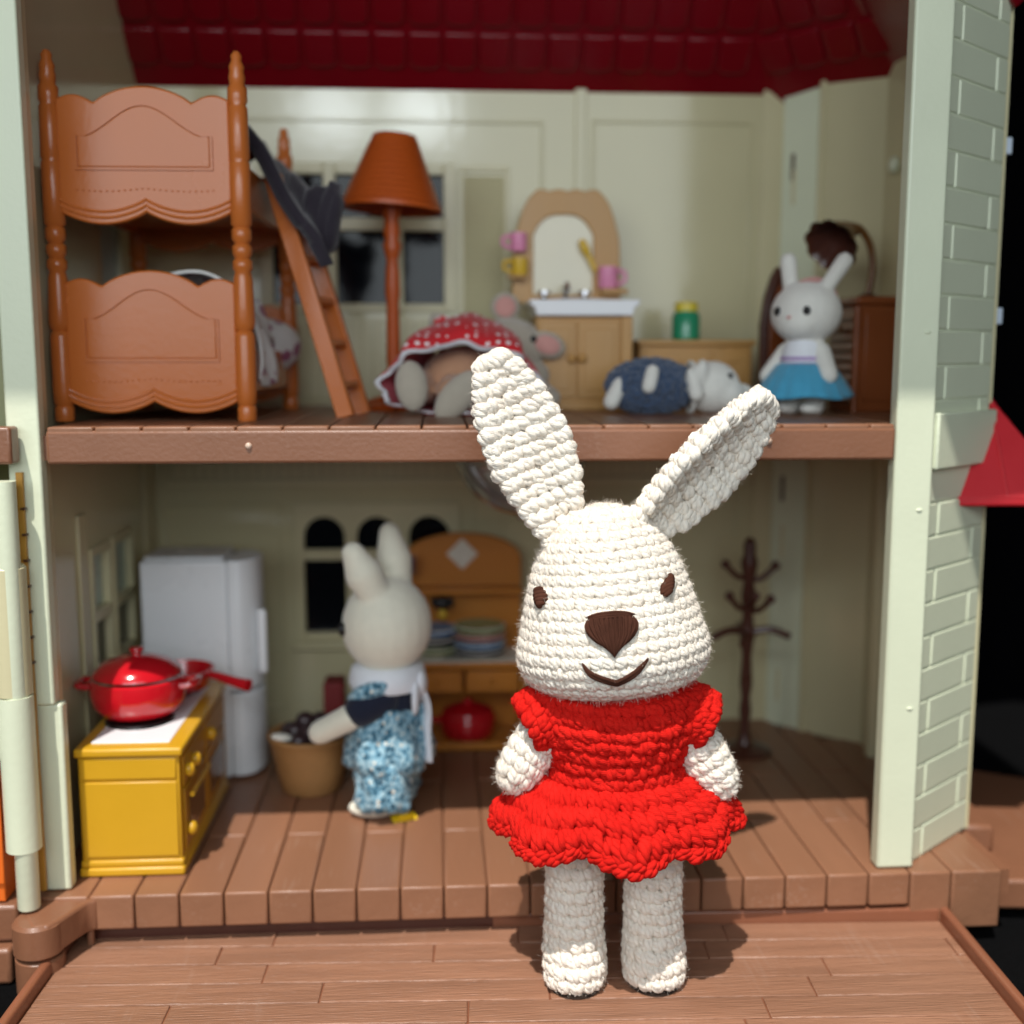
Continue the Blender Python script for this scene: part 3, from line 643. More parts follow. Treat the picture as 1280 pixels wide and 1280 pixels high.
# ---- head (local origin: rabbit base). Profile goes from crown to underside
hp_, hL = interp_prof([(.02, 5.45), (.55, 5.37), (1.15, 5.08), (1.72, 4.50), (2.15, 3.70), (2.45, 2.80), (2.70, 1.85), (2.88, 1.15), (2.82, .58), (2.45, .12), (1.7, -.12), (.8, -.2), (.05, -.2)])
HR = Rmat(math.radians(-3), math.radians(-5.5), math.radians(-9)); HC = np.array([-.04, -.05, 9.86])
def head_surf(u, v):
    r, z = hp_(np.clip(v, 0, 1)); a = -2*PI*u
    X = r*np.cos(a)*1.0; Y_ = r*np.sin(a)*.93; Y_ = np.where(Y_ < 0, Y_*(1+.05*np.exp(-((z-1.6)/1.4)**2)), Y_)
    return np.stack([X, Y_, z], -1) @ HR.T + HC
head = crochet('head', head_surf, rows_for(hp_, hL, .345, .345), CREAMY, RB, rad=.160, lift=.026, base=(120, 80), spread=.47, jit=.05, flat=.62, inset=.025)
fuzz(head_surf, 20000, CREAMY, head, v0=.13)
fuzz(head_surf, 900, CREAMY, head, v0=.02, v1=.13)
def on_head(x, z, out=.14):
    """point on the front of the head for head-frame x,z"""
    vs_ = np.linspace(0.02, .9, 900); r, zz = hp_(vs_); i = np.argmin(np.abs(zz-z)+(zz < .1)*9); R_ = r[i]
    y = -math.sqrt(max(R_*R_-x*x, .01))*.93*(1+.05*math.exp(-((z-1.6)/1.4)**2))
    n = np.array([x, y, .35*R_]); n /= np.linalg.norm(n)
    return (np.array([x, y, z])+n*out) @ HR.T + HC
def yarn_tube(name, lines, r, m, parent, n=8, k=5):
    V = []; F = []; UV = []
    for ln in lines:
        p = smoothpts([tuple(q) for q in ln], k); mm = len(p)
        rr = [r*min(1, .35+4*i/mm, .35+4*(mm-1-i)/mm) for i in range(mm)]
        v, f = tube(p, rr, n); off = len(V); V += v; F += [tuple(i+off for i in q) for q in f]
        s = 0
        for i in range(mm):
            if i: s += (p[i]-p[i-1]).length
            UV += [(j/n, s*2.2) for j in range(n)]
    return newmesh(name, V, F, m, parent, angle=180, uv=UV)
# eyes: a few turns of brown yarn each
for ex, ez, tl in ((-1.86, 2.95, .25), (1.70, 3.05, -.3)):
    lines = []
    for q in range(5):
        f_ = (q-2)/2; hw = .19*math.sqrt(max(.05, 1-f_*f_*.8))
        zc = ez-f_*.18; xc = ex+tl*f_*.10
        lines.append([on_head(xc-hw, zc-.09, .10), on_head(xc, zc, .28), on_head(xc+hw, zc+.09, .10)])
    yarn_tube('eye', lines, .095, BRTHR, head)
# nose: satin stitches that gather towards the lower point
nl = []; nl3 = []
nx0, nz0 = .08, 2.52
for q in range(23):
    f_ = (q-11)/11
    top = (nx0+f_*.67, nz0-.13*f_**4-.10*abs(f_)**2)
    bot = (nx0+.03+f_*.27, nz0-1.26+.34*abs(f_)**.8)
    pts = []
    for s_ in np.linspace(0, 1, 6):
        bow = math.sin(PI*s_)*f_*.15
        pts.append(on_head(top[0]*(1-s_)+bot[0]*s_+bow, top[1]*(1-s_)+bot[1]*s_, .15+.13*math.sin(PI*min(1, .12+s_*.80))*(1-.4*f_*f_)+(.035 if q % 2 else 0)))
    nl.append(pts)
for q in range(13):
    f_ = (q-6)/6*.92; nl2_ = []
    for s_ in np.linspace(.04, .97, 6):
        bow = math.sin(PI*s_)*f_*.15
        nl2_.append(on_head(nx0+f_*.67*(1-s_)+(.03+f_*.27)*s_+bow+random.uniform(-.025, .025), (nz0-.13*f_**4-.10*f_*f_)*(1-s_)+(nz0-1.26+.34*abs(f_)**.8)*s_, .22+.13*math.sin(PI*min(1, .12+s_*.80))*(1-.4*f_*f_)))
    nl3.append(nl2_)
for q in range(3):
    nl.append([on_head(nx0-.67+.06*q, nz0-.12-.03*q, .2), on_head(nx0-.25, nz0-.03-.06*q, .27), on_head(nx0+.25, nz0-.03-.06*q, .27), on_head(nx0+.65-.06*q, nz0-.12-.03*q, .2)])
nose_ = yarn_tube('nose', nl, .05, BRTHR, head, k=4)
yarn_tube('nose_threads', nl3, .032, BRTHR, head, k=4)
ml = []
for dz in (0, -.085):
    ml.append([on_head(-.80, 1.16+dz*.4, .14), on_head(-.55, 0.84+dz, .20), on_head(.0, .56+dz, .22), on_head(.22, .57+dz, .22), on_head(.65, .82+dz, .20), on_head(1.02, 1.16+dz*.4, .14)])
yarn_tube('mouth', ml, .062, BRTHR, head)
# ---- ears
def make_ear(basep, tip, facing, W_, cup, bend):
    basep = np.array(basep); tip = np.array(tip); ax = tip-basep; L_ = np.linalg.norm(ax); ax /= L_
    fn = np.array(facing, float); fn -= ax*(fn@ax); fn /= np.linalg.norm(fn); sx = np.cross(ax, fn)
    wv = np.array([0, .06, .15, .3, .45, .6, .75, .88, .96, 1.0]); ww = np.array([.42, .50, .64, .88, 1.0, .98, .84, .62, .40, .05])*W_
    def surf(u, v):
        a = -2*PI*u; w_ = np.interp(v, wv, ww); c = np.cos(a); s_ = np.sin(a)
        th = .30*np.minimum(1, w_/.5)
        X = w_*c; Tn = th*s_ + cup*(c*c)*(w_/W_)*(1.25-.5*v) + bend*np.sin(PI*v)
        return basep+X[..., None]*sx+Tn[..., None]*fn+(v*L_)[..., None]*ax
    n = int(round(L_/.40)); rows = [((i)/n, (i+1)/n, int(round(2*np.interp((i+.5)/n, wv, ww)*2.1/.40))+3, .3*i) for i in range(n)]
    e = crochet('ear', surf, rows, CREAMY, RB, rad=.20, lift=.07, base=(64, 30), spread=.44, jit=.075, flat=.70, inset=.05)
    fuzz(surf, 7000, CREAMY, e)
make_ear((-1.62, .35, 14.25), (-3.95, .75, 19.95), (.12, -1, .12), 1.20, .50, -.10)
make_ear((.34, .25, 14.45), (4.72, .45, 18.72), (.50, -1, -.50), 1.16, .68, -.12)
# ---- torso, arms, legs
tp, tL = interp_prof([(.9, 10), (1.3, 9.5), (1.7, 8.5), (1.7, 7.2), (1.9, 6.0), (1.7, 5.2), (.9, 4.7), (.05, 4.6)])
def torso(u, v):
    r, z = tp(np.clip(v, 0, 1)); a = -2*PI*u; return np.stack([r*np.cos(a), r*np.sin(a)*.85, z], -1)
crochet('body', torso, rows_for(tp, tL, .42, .42), CREAMY, RB, base=(48, 24))
def limb(name, p0, p1, prof, ov=(1, 1), h=.40, w_=.42, rad=.19, front=0, m=CREAMY, par=RB):
    p0 = np.array(p0, float); p1 = np.array(p1, float); ax = p1-p0; L_ = np.linalg.norm(ax); ax /= L_
    e1 = np.cross(ax, [0, 1, 0]); e1 /= np.linalg.norm(e1); e2 = np.cross(ax, e1)
    f, PL = interp_prof([(r, t*L_) for r, t in prof])
    def surf(u, v):
        r, z = f(np.clip(v, 0, 1)); a = 2*PI*u
        q = p0+(r*np.cos(a)*ov[0])[..., None]*e1+(r*np.sin(a)*ov[1])[..., None]*e2+z[..., None]*ax
        if front: q = q+np.stack([0*z, -front*np.clip((z/L_-.72)/.2, 0, 1)*(r/1.0), 0*z], -1)
        return q
    o = crochet(name, surf, rows_for(f, PL, h, w_), m, par, rad=rad, lift=.045, base=(44, 44), spread=.42, flat=.70, inset=.045, jit=.05)
    fuzz(surf, 4500, m, o, ln=.20 if m is CREAMY else .15); return o
limb('arm', (-2.15, -.2, 8.5), (-3.42, -.5, 6.7), [(.5, 0), (.58, .12), (.60, .4), (.56, .7), (.46, .9), (.25, .99), (.03, 1.02)])
limb('arm', (2.1, -.2, 8.5), (3.42, -.6, 6.35), [(.5, 0), (.58, .12), (.62, .4), (.58, .7), (.46, .9), (.25, .99), (.03, 1.02)])
for lx in (-1.30, 1.24):
    lg = limb('leg', (lx, -.15, 5.6), (lx+(.0 if lx < 0 else .02), -.18, .08), [(.70, 0), (.78, .1), (.77, .4), (.79, .68), (.85, .80), (.85, .93), (.72, 1.0), (.3, 1.005), (.03, 1.01)], h=.40, w_=.40, front=.42)
    so = newmesh('sole', *lathe([(0, .0), (.8, .0), (.86, .05), (.80, .16), (0, .16)], 30, (lx, -.48, 0), sx=1.0, sy=1.14), FELTD, lg)
# ---- red dress
dp, dL = interp_prof([(1.45, 10.0), (1.9, 9.92), (2.3, 9.62), (2.48, 9.15), (2.42, 8.6), (2.22, 8.1), (2.03, 7.65), (1.88, 7.2), (1.86, 6.85)])
def bodice(u, v):
    r, z = dp(np.clip(v, 0, 1)); a = -2*PI*u; c = np.cos(a); s_ = np.sin(a)
    dep = .66+.22*np.clip((9.6-z)/2.6, 0, 1)
    z2 = z - .34*np.abs(s_)**2*np.clip((z-8.4)/1.5, 0, 1)     # neckline dips at the front
    return np.stack([r*c, r*s_*dep-.12, z2], -1)
dress = crochet('dress', bodice, rows_for(dp, dL, .42, .44), REDY, RB, rad=.215, lift=.085, base=(80, 30), inset=.10, jit=.07, spread=.40, flat=.75)
fuzz(bodice, 8000, REDY, dress, ln=.16)
for sg in (-1, 1):
    limb('sleeve', (sg*1.35, -.12, 9.25), (sg*2.86, -.25, 8.50), [(.5, 0), (.78, .3), (.86, .6), (.84, .9), (.72, 1.0)], ov=(1, 1.2), h=.40, w_=.42, rad=.205, m=REDY, par=dress)
sp, sL = interp_prof([(1.84, 7.15), (2.0, 6.9), (2.45, 6.6), (2.95, 6.2), (3.35, 5.75), (3.55, 5.3), (3.58, 4.95)])
def skirt(u, v):
    r, z = sp(np.clip(v, 0, 1)); a = -2*PI*u; c = np.cos(a); s_ = np.sin(a)
    ruf = np.clip(v*1.25-.12, 0, 1.1)**1.3
    wv = 2.0*np.abs(np.cos(4*a))-1.1+.28*np.sin(5*a+2.0)+.10*np.sin(11*a)
    rr = r*(1+.070*ruf*wv)
    z2 = z-.15*ruf*wv*(1-.2*c*c) + (1-np.abs(s_))*.30*ruf + .08*np.clip(-s_, 0, 1)**2*v
    return np.stack([rr*c*(1.03), rr*s_*.80-.12, z2], -1)
sk = crochet('skirt', skirt, [(.0, .13, 32, .2), (.12, .40, 36, .0), (.38, .66, 42, .3), (.64, .90, 46, .1)], REDY, dress, rad=.205, jit=.08, lift=.08, base=(220, 40), inset=.10, style='post', k=12, twist=1.3)
crochet('skirt_hem', skirt, [(.87, 1.0, 58, .1)], REDY, sk, rad=.17, lift=.07, base=(160, 6), inset=.10, style='edge')
crochet('waist_band', skirt, [(.0, .12, 34, .5)], REDY, sk, rad=.21, lift=.12, base=(80, 6), inset=.10, style='v')
fuzz(skirt, 14000, REDY, sk, ln=.16, lift=.12)

# ================================================================== UPPER FLOOR
# ---- bunk bed
BB = thing('bunk_bed', 'orange-brown plastic bunk bed with turned posts and scalloped end boards', 'bunk bed', (-9.95, 3.5, ZU), math.radians(-1.5))
def turned(h):
    segs = [(0, .0), (.30, .0), (.33, .06), (.33, .45), (.28, .55), (.34, .62), (.36, 1.0), (.36, 2.9), (.33, 3.05), (.27, 3.12), (.33, 3.2), (.38, 3.4), (.33, 4.9), (.27, 5.15), (.34, 5.25), (.34, 5.5), (.25, 5.6), (.33, 5.75), (.34, 6.0), (.24, 6.1), (.34, 6.25), (.34, 6.55), (.28, 6.65), (.36, 6.75), (.36, 8.75), (.31, 8.85), (.36, 8.95), (.33, 10.6), (.28, 10.7), (.34, 10.85), (.33, 11.25), (.25, 11.35), (.28, 11.6), (.24, 11.8), (.26, 11.95), (.17, 12.15), (.19, 12.3), (.1, 12.45), (0, 12.48)]
    return [(r, z*h/12.48) for r, z in segs]
pm = None
for px, py, h in ((-3.17, 0, 12.5), (3.17, 0, 12.5), (-3.17, 9.8, 12.1), (3.17, 9.8, 11.9)):
    if pm is None: ob = newmesh('post', *lathe(turned(12.5), 24), BED, BB, loc=(px, py, 0), angle=60); pm = ob.data
    else: link('post', pm, BB, loc=(px, py, 0)).scale = (1, 1, h/12.5)
def scal(x, amp): return amp*abs(math.sin(2*PI*x/5.6))**.75
def board(zb, zt):
    X = np.linspace(-2.9, 2.9, 61); top = []; bot = []
    for x in X:
        a = abs(x)/2.9
        t = zt + (.62*math.cos(PI*min(1, a/.62)/2)**.8 if a < .5 else 0) if False else zt
        t += .55*max(0, math.cos(a/.56*PI/2))**.7 if a < .56 else .30*math.sin(PI*min(1, (a-.56)/.5))*.9
        b = zb - .42*abs(math.sin(PI*x/2.9))**.8 + (0.25 if False else 0)
        top.append((x, t)); bot.append((x, b))
    return bot, top
def bed_board(zb, zt, y, th=.38):
    bot, top = board(zb, zt)
    ob = newmesh('end_board', *prism(bot+top[::-1], y-th/2, y+th/2), BED, BB, bevel=.07, seg=3)
    yy = y-th/2
    # raised panel with arched head, bead lines
    arch = [(-2.25, zb+1.45), (2.25, zb+1.45)]
    pr = []
    for x in np.linspace(2.25, -2.25, 41):
        a = abs(x)/2.25; pr.append((x, zt-1.15+(1.05*(math.cos(a*PI)+1)/2 if a < .85 else .06)))
    panel = arch+pr
    cx, cz = 0, sum(p[1] for p in panel)/len(panel)
    newmesh('raised_panel', *prism([(p[0]*.985, cz+(p[1]-cz)*.98) for p in panel], yy-.045, yy+.02), BED, ob, bevel=.04, seg=2)
    n = len(panel); out = [(p[0]*1.03, cz+(p[1]-cz)*1.05) for p in panel]; inn = [(p[0]*.995, cz+(p[1]-cz)*.99) for p in panel]
    newmesh('panel_bead', *frame_xz(out, inn, yy-.07, yy+.02), BED, ob, bevel=.02)
    for dz in (.22, .42):
        newmesh('scallop_bead', *tube([(x, yy-.01, b+dz) for x, b in bot], .05, 8), BED, ob)
    for i in range(24):
        x = -2.3+i*.2; newmesh('bead_dot', *ell((x, yy-.01, zb+.78-.1*abs(math.sin(PI*x/2.9))), (.045, .03, .03), n=8, m=6), BED, ob)
    return ob
bed_board(7.15, 10.75, 0.0); bed_board(.7, 4.65, 0.0)
bed_board(7.15, 9.6, 9.8); bed_board(.7, 4.2, 9.8)
for zz in (1.0, 7.4):
    for sx in (-3.1, 3.1): newmesh('side_rail', *box(sx-.16, sx+.16, .2, 9.6, zz, zz+1.5), BED, BB, bevel=.06)
    newmesh('bunk_base', *box(-2.95, 2.95, .2, 9.6, zz+.2, zz+.5), BED, BB, bevel=.05)
newmesh('guard_rail', *box(2.95, 3.25, 6.6, 9.6, 9.2, 9.75), BED, BB, bevel=.08)
# bedding
def cloth_grid(nx, ny, fn, name, m, parent=None, th=.12):
    V = []; F = []
    for i in range(nx+1):
        for j in range(ny+1): V.append(fn(i/nx, j/ny))
    for i in range(nx):
        for j in range(ny): a = i*(ny+1)+j; F.append((a, a+ny+1, a+ny+2, a+1))
    ob = newmesh(name, V, F, m, parent, angle=180); s_ = ob.modifiers.new('Solid', 'SOLIDIFY'); s_.thickness = th*S
    return ob
q = cloth_grid(30, 30, lambda a, b: (-12.9+a*6.2, 4.2+b*7.6, ZU+1.6+3.75*max(0, 1-((a-.62)/.62)**2)*(1-.55*b)**.8+.14*math.sin(9*a+3*b)+.1*math.sin(13*b)), 'quilt', BEDFL)
tag(q, 'white quilt with purple and red print humped on the lower bunk', 'quilt')
q = cloth_grid(26, 16, lambda a, b: (-7.2+.75*math.sin(a*1.5)+.22*math.sin(9*b+3*a)+.1*math.sin(23*b), 4.6+b*4.0, ZU+4.4-a*3.1+.12*math.sin(7*b+2*a)), 'bed_sheet', BEDFL)
tag(q, 'printed sheet hanging over the side of the lower bunk', 'bed sheet')
pl = newmesh('pillow', *ell((-7.3, 11.5, ZU+2.7), (1.5, 1.2, 1.15), rot=(.5, 0, .2), n=28, m=18), BEDFL, angle=180)
tag(pl, 'pale printed pillow against the far end of the lower bunk', 'pillow')
def drape(a, b):
    P = [(-8.6, 10.3), (-7.6, 10.8), (-6.9, 10.6), (-6.3, 9.7), (-5.6, 8.4), (-4.9, 7.3), (-4.3, 6.6), (-3.9, 6.1)]
    t = a*(len(P)-1); i = min(int(t), len(P)-2); f_ = t-i; f_ = f_*f_*(3-2*f_)
    x = P[i][0]*(1-f_)+P[i+1][0]*f_; z = P[i][1]*(1-f_)+P[i+1][1]*f_
    sag = max(0, (a-.35)/.65)
    return (x+.25*math.sin(5*b+3*a)*sag, 5.6+b*6.2*(1-.72*min(1, sag*1.6))+.3*math.sin(7*a+5*b)*sag, ZU+z-.5*sag+sag*b*3.3+.14*math.sin(9*b+2*a)+.10*math.sin(17*a+5*b))
DB = cloth_grid(44, 26, drape, 'blanket', DBLANK, th=.5)
tag(DB, 'dark charcoal fuzzy blanket hanging over the rail of the upper bunk', 'blanket')
# ---- ladder
LD = thing('ladder', 'orange-brown ladder leaning against the bunk bed', 'ladder', (-3.5, 6.0, ZU), math.radians(-12))
for yy in (0, 2.3):
    M = T(0, yy, 0, ry=math.radians(-16.5))
    newmesh('rail', *xf(box(-.36, .30, -.17, .17, 0, 9.3), M), BED, LD, bevel=.05, seg=2)
for i in range(5):
    M = T(0, 0, 0, ry=math.radians(-16.5)); newmesh('rung', *xf(box(-.3, .24, .17, 2.13, 1.1+1.65*i, 1.35+1.65*i), M), BED, LD, bevel=.05)
# ---- floor lamp
FL = thing('floor_lamp', 'orange floor lamp with a ribbed cone shade and turned stem', 'floor lamp', (-1.95, 11.8, ZU))
prof = [(2.13, 8.35)]
for i in range(12):
    t0, t1 = i/12, (i+.86)/12; r = lambda t: 2.15-1.23*t; prof += [(r(t0), 8.4+2.95*t0), (r(t1), 8.4+2.95*t1), (r(t1)-.08, 8.4+2.95*(t1+.006))]
prof += [(.92, 11.36), (.84, 11.4), (.80, 11.36), (2.0, 8.45)]
v, f = lathe(prof, 44); f = f[:-2]
tilt = T(0, 0, 8.6, ry=math.radians(3.5)) @ T(0, 0, -8.6)
newmesh('lamp_shade', *xf((v, f), tilt), LAMPM, FL, angle=50)
newmesh('shade_cap', *xf(lathe([(0, 11.2), (.84, 11.2), (.84, 11.3), (0, 11.3)], 30), tilt), LAMPM, FL)
newmesh('stem', *lathe([(0, .3), (.55, .3), (.6, .5), (.35, .8), (.25, 1.2), (.30, 2.2), (.27, 4.6), (.33, 4.9), (.30, 5.8), (.24, 6.3), (.32, 6.55), (.40, 6.9), (.28, 7.15), (.36, 7.4), (.30, 7.9), (.42, 8.3), (.42, 8.7), (.2, 9.2), (.15, 11.2), (0, 11.2)], 24), LAMPM, FL, angle=50)
newmesh('lamp_base', *lathe([(0, 0), (1.35, 0), (1.4, .12), (1.2, .28), (.6, .36), (0, .36)], 36), LAMPM, FL)
for q_ in range(3):
    a = q_*2*PI/3+.5; newmesh('base_foot', *tube([(0, 0, .5), (.9*math.cos(a), .9*math.sin(a), .34), (1.75*math.cos(a), 1.75*math.sin(a), .12)], [.2, .2, .12], 8), LAMPM, FL)
# ---- washstand
WS = thing('washstand', 'tan washstand with white basin top, chrome taps and scalloped arched mirror', 'washstand', (6.2, 11.0, ZU))
wc = newmesh('cabinet', *box(-2.1, 1.98, .1, 3.2, 0, 3.96), TAN, WS, bevel=.06)
newmesh('plinth', *box(-2.2, 2.05, -.02, 3.2, 0, .42), TAN, WS, bevel=.06)
for x0, x1, kx in ((-1.98, -.42, -.62), (-.34, 1.42, -.16)):
    dr = newmesh('door', *box(x0, x1, -.02, .12, .55, 3.75), TAN, WS, bevel=.04)
    newmesh('door_panel', *box(x0+.25, x1-.25, -.08, -.02, .85, 3.45), TAN, dr, bevel=.05)
    newmesh('door_knob', *ell((kx, -.18, 2.2), (.2, .16, .2)), TAN, dr)
newmesh('corner_stile', *box(1.5, 1.98, -.06, .1, .42, 3.96), TAN, WS, bevel=.05)
bt = newmesh('basin_top', *prism([(-2.4, 4.45), (-2.4, 4.65), (2.25, 4.65), (2.25, 4.45), (2.05, 4.32), (1.95, 3.98), (-2.1, 3.98), (-2.2, 4.32)][::-1], -.25, 3.3), WHITEP, WS, bevel=.05, seg=3)
newmesh('basin', *lathe([(1.2, 4.66), (1.3, 4.72), (1.35, 4.66)], 30, (-.2, 1.6, 0)), WHITEP, bt)
for tx in (-.95, .0, .85):
    tp_ = newmesh('tap', *lathe([(0, 4.6), (.22, 4.6), (.16, 4.75), (.1, 4.95), (.1, 5.1), (0, 5.1)], 14, (-.6+tx, 2.6, 0)), CHROME, WS)
    if tx == 0: newmesh('spout', *tube(smoothpts([(-.6, 2.6, 4.95), (-.6, 2.5, 5.35), (-.6, 2.0, 5.45), (-.6, 1.7, 5.15)], 5), .11, 10), CHROME, tp_)
    else: newmesh('tap_cross', *join(tube([(-.85+tx, 2.6, 5.1), (-.35+tx, 2.6, 5.1)], .075, 8), tube([(-.6+tx, 2.35, 5.1), (-.6+tx, 2.85, 5.1)], .075, 8)), CHROME, tp_)
# mirror frame with scalloped crest
out = [(-2.95, 4.66), (2.0, 4.66)]; n = 40
for i in range(n+1):
    t = i/n; x = 1.9-4.7*t; a = abs(t-.5)*2
    z = 9.55-2.1*max(0, (a-.55)/.45)**2 + .10*abs(math.sin(t*PI*6)) ; out.append((x, z))
innr = [(-1.98, 5.05), (.72, 5.05)]
for i in range(n+1):
    t = i/n; x = .72-2.70*t; a = abs(t-.5)*2; innr.append((x, 8.55-.9*a**3.2))
mf = newmesh('mirror_frame', *frame_xz(out, innr, 3.3, 3.75), TAN, WS, bevel=.05)
newmesh('mirror', *prism([(p[0], p[1]) for p in innr], 3.5, 3.6), MIRROR, mf)
newmesh('mug_shelf', *box(1.0, 2.2, 2.6, 3.3, 5.05, 5.28), TAN, WS, bevel=.04)
newmesh('cup_holder', *box(-3.15, -2.3, 2.6, 3.3, 5.7, 5.85), TAN, WS, bevel=.04)
def mug(name, loc, r, h, m, label, side):
    t = thing(name, label, 'mug', loc)
    v, f = lathe([(0, 0), (r*.9, 0), (r, .08), (r, h), (r*.88, h), (r*.85, .12), (0, .1)], 24); newmesh('cup', v, f, m, t, angle=40)
    newmesh('handle', *tube(smoothpts([(side*r*.95, 0, h*.82), (side*(r+.3), 0, h*.75), (side*(r+.32), 0, h*.35), (side*r*.95, 0, h*.2)], 6), .09, 8), m, t)
mug('mug', (7.55, 14.0, ZU+5.3), .44, .95, PINK, 'pink mug on the little shelf right of the mirror', 1)
mug('tumbler', (3.55, 14.0, ZU+6.9), .36, .8, PINK, 'pink cup at the upper left of the mirror frame', -1)
mug('tooth_cup', (3.6, 14.0, ZU+5.87), .36, .75, BRUSHY, 'yellow cup below the pink one left of the mirror', -1)
br = thing('hairbrush', 'yellow brush hanging slanted at the right edge of the mirror', 'brush', (6.75, 14.1, ZU+6.6))
newmesh('handle', *xf(box(-.11, .11, -.08, .08, -.6, .2), T(ry=-.45)), BRUSHY, br, bevel=.04)
newmesh('brush_head', *xf(ell((0, 0, .55), (.2, .12, .42)), T(ry=-.45)), BRUSHY, br)
# ---- low cabinet with green jar
LC = thing('low_cabinet', 'low tan cabinet with panelled fronts behind the sheep doll', 'cabinet', (11.3, 12.5, ZU))
newmesh('carcass', *box(-2.5, 2.5, .1, 3, 0, 2.75), TAN, LC, bevel=.05); newmesh('cabinet_top', *box(-2.62, 2.62, -.12, 3.1, 2.75, 3.0), TAN, LC, bevel=.06)
for x0, x1 in ((-2.3, .55), (.75, 2.35)):
    dr = newmesh('drawer_front', *box(x0, x1, -.03, .1, .3, 2.55), TAN, LC, bevel=.04); newmesh('front_panel', *box(x0+.28, x1-.28, -.09, -.03, .55, 2.3), TAN, dr, bevel=.05)
    newmesh('pull', *box((x0+x1)/2-.3, (x0+x1)/2+.3, -.2, -.09, 2.0, 2.1), TAN, dr, bevel=.03)
JR = thing('jar', 'green jar with a yellow lid on the low tan cabinet', 'jar', (10.95, 13.2, ZU+3.0))
newmesh('jar_body', *lathe([(0, 0), (.55, 0), (.62, .08), (.62, 1.05), (.5, 1.22), (.5, 1.3), (0, 1.3)], 28), GREEN, JR); newmesh('jar_lid', *lathe([(0, 1.26), (.52, 1.26), (.52, 1.6), (.46, 1.66), (0, 1.66)], 28), LID, JR)
# ---- brown chest with gramophone horn
CH = thing('chest', 'reddish brown wooden chest at the right wall under the gramophone', 'chest', (18.0, 8.6, ZU))
newmesh('chest_body', *box(-1.0, 1.6, 0, 3.2, 0, 4.35), CHEST, CH, bevel=.08); newmesh('chest_top', *box(-1.12, 1.65, -.14, 3.3, 4.35, 4.7), CHEST, CH, bevel=.12, seg=3)
newmesh('side_panel', *box(-.65, 1.4, -.07, 0, .45, 4.0), CHEST, CH, bevel=.05)
for i in range(9): newmesh('louvre', *xf(box(-.05, .05, .15, 2.9, -.17, .17), T(-1.02, 0, .6+.42*i, ry=.5)), CHEST, CH)
newmesh('corner_post', *lathe([(.16, 0), (.16, 4.3)], 12, (-.98, .05, 0)), CHEST, CH)
newmesh('chest_knob', *ell((-1.15, 1.4, 3.4), (.14, .14, .14), n=12, m=8), GRAMO, CH)
GR = thing('gramophone', 'dark bronze gramophone with a fluted horn on the brown chest', 'gramophone', (17.5, 9.6, ZU+4.7))
rings = []; N_ = 36
pts = smoothpts([(.45, .5, .05), (.62, .5, 1.1), (.50, .5, 2.1), (.05, .42, 2.75), (-.55, .25, 2.72), (-1.05, -.05, 2.42), (-1.5, -.4, 2.05)], 6); m_ = len(pts)
rad = [.15 if i < m_*.45 else .15+1.0*((i/m_-.45)/.55)**1.4 for i in range(m_)]
def horn_part(name, k0, scale, m, parent):
    V, F = tube(pts, [r*scale for r in rad], N_, cap=False); V2 = []
    for i in range(m_):
        t_ = max(0, (i/m_-.5)/.5)
        for k_ in range(N_):
            p = Vector(V[i*N_+k_]); V2.append(tuple(pts[i]+(p-pts[i])*(1+.12*t_*abs(math.sin(k_*PI*9/N_)))))
    F = [f for f in F if min(f) >= k0*N_]
    return newmesh(name, V2, F, m, parent, angle=180)
ho = horn_part('horn', 0, 1.0, GRAMO, GR); horn_part('horn_mouth_shade', m_//2+3, .93, DARKB, ho)  # inner shell coloured dark to stand in for shade inside the horn mouth
newmesh('gramophone_foot', *lathe([(0, 0), (.42, 0), (.38, .12), (.2, .2), (0, .2)], 20, (.45, .5, 0)), DARKB, GR)
# ---- dark brown pointed board behind the rabbit with the blue skirt
PB = thing('wooden_backboard', 'dark brown pointed wooden board standing behind the rabbit in blue skirt', 'board', (14.6, 11.8, ZU), math.radians(20))
pts = [(-.75, 0), (.75, 0), (.8, 3.6), (.62, 4.8), (.3, 5.7), (0, 6.15), (-.3, 5.7), (-.62, 4.8), (-.8, 3.6)]
b_ = newmesh('board', *prism(pts, -.2, .2), DARKB, PB, bevel=.1, seg=3); newmesh('board_panel', *prism([(p[0]*.66, .8+p[1]*.74) for p in pts], -.3, -.2), CHEST, b_, bevel=.06)

# ================================================================== DOLLS
def eye(parent, p, r=.13, ax=(1, .6, 1.1)): newmesh('eye', *ell(p, (r*ax[0], r*ax[1], r*ax[2]), n=14, m=10), BLACK, parent)
# small rabbit in blue skirt
GL = thing('rabbit_doll', 'small white rabbit doll in a blue skirt and white top near the chest', 'rabbit doll', (14.35, 7.0, ZU), math.radians(-46))
hz = 3.95
body = blob('body', [ell((0, 0, hz), (1.42, 1.25, 1.22)), ell((0, -.55, hz-.35), (.95, .8, .7)), ell((0, 0, 2.2), (.78, .7, .95)),
   cap((-.72, .05, hz+.85), (-.95, .2, hz+2.05), .30, .34), cap((.72, .05, hz+.85), (1.3, .45, hz+1.95), .30, .34),
   cap((-.75, -.1, 2.45), (-1.35, -.45, 1.5), .38, .34), cap((.75, -.1, 2.45), (1.3, -.5, 1.55), .38, .36),
   cap((-.5, 0, 1.2), (-.5, 0, .35), .4, .4), ell((-.5, -.25, .28), (.45, .65, .28)), cap((.5, 0, 1.2), (.5, 0, .35), .4, .4), ell((.5, -.25, .28), (.45, .65, .28))], FLOCK, GL)
for ex in (-.62, .62): eye(GL, (ex, -1.12, hz+.05), .16)
newmesh('nose', *ell((0, -1.36, hz-.2), (.1, .06, .07), n=10, m=8), FLOCKP, GL)
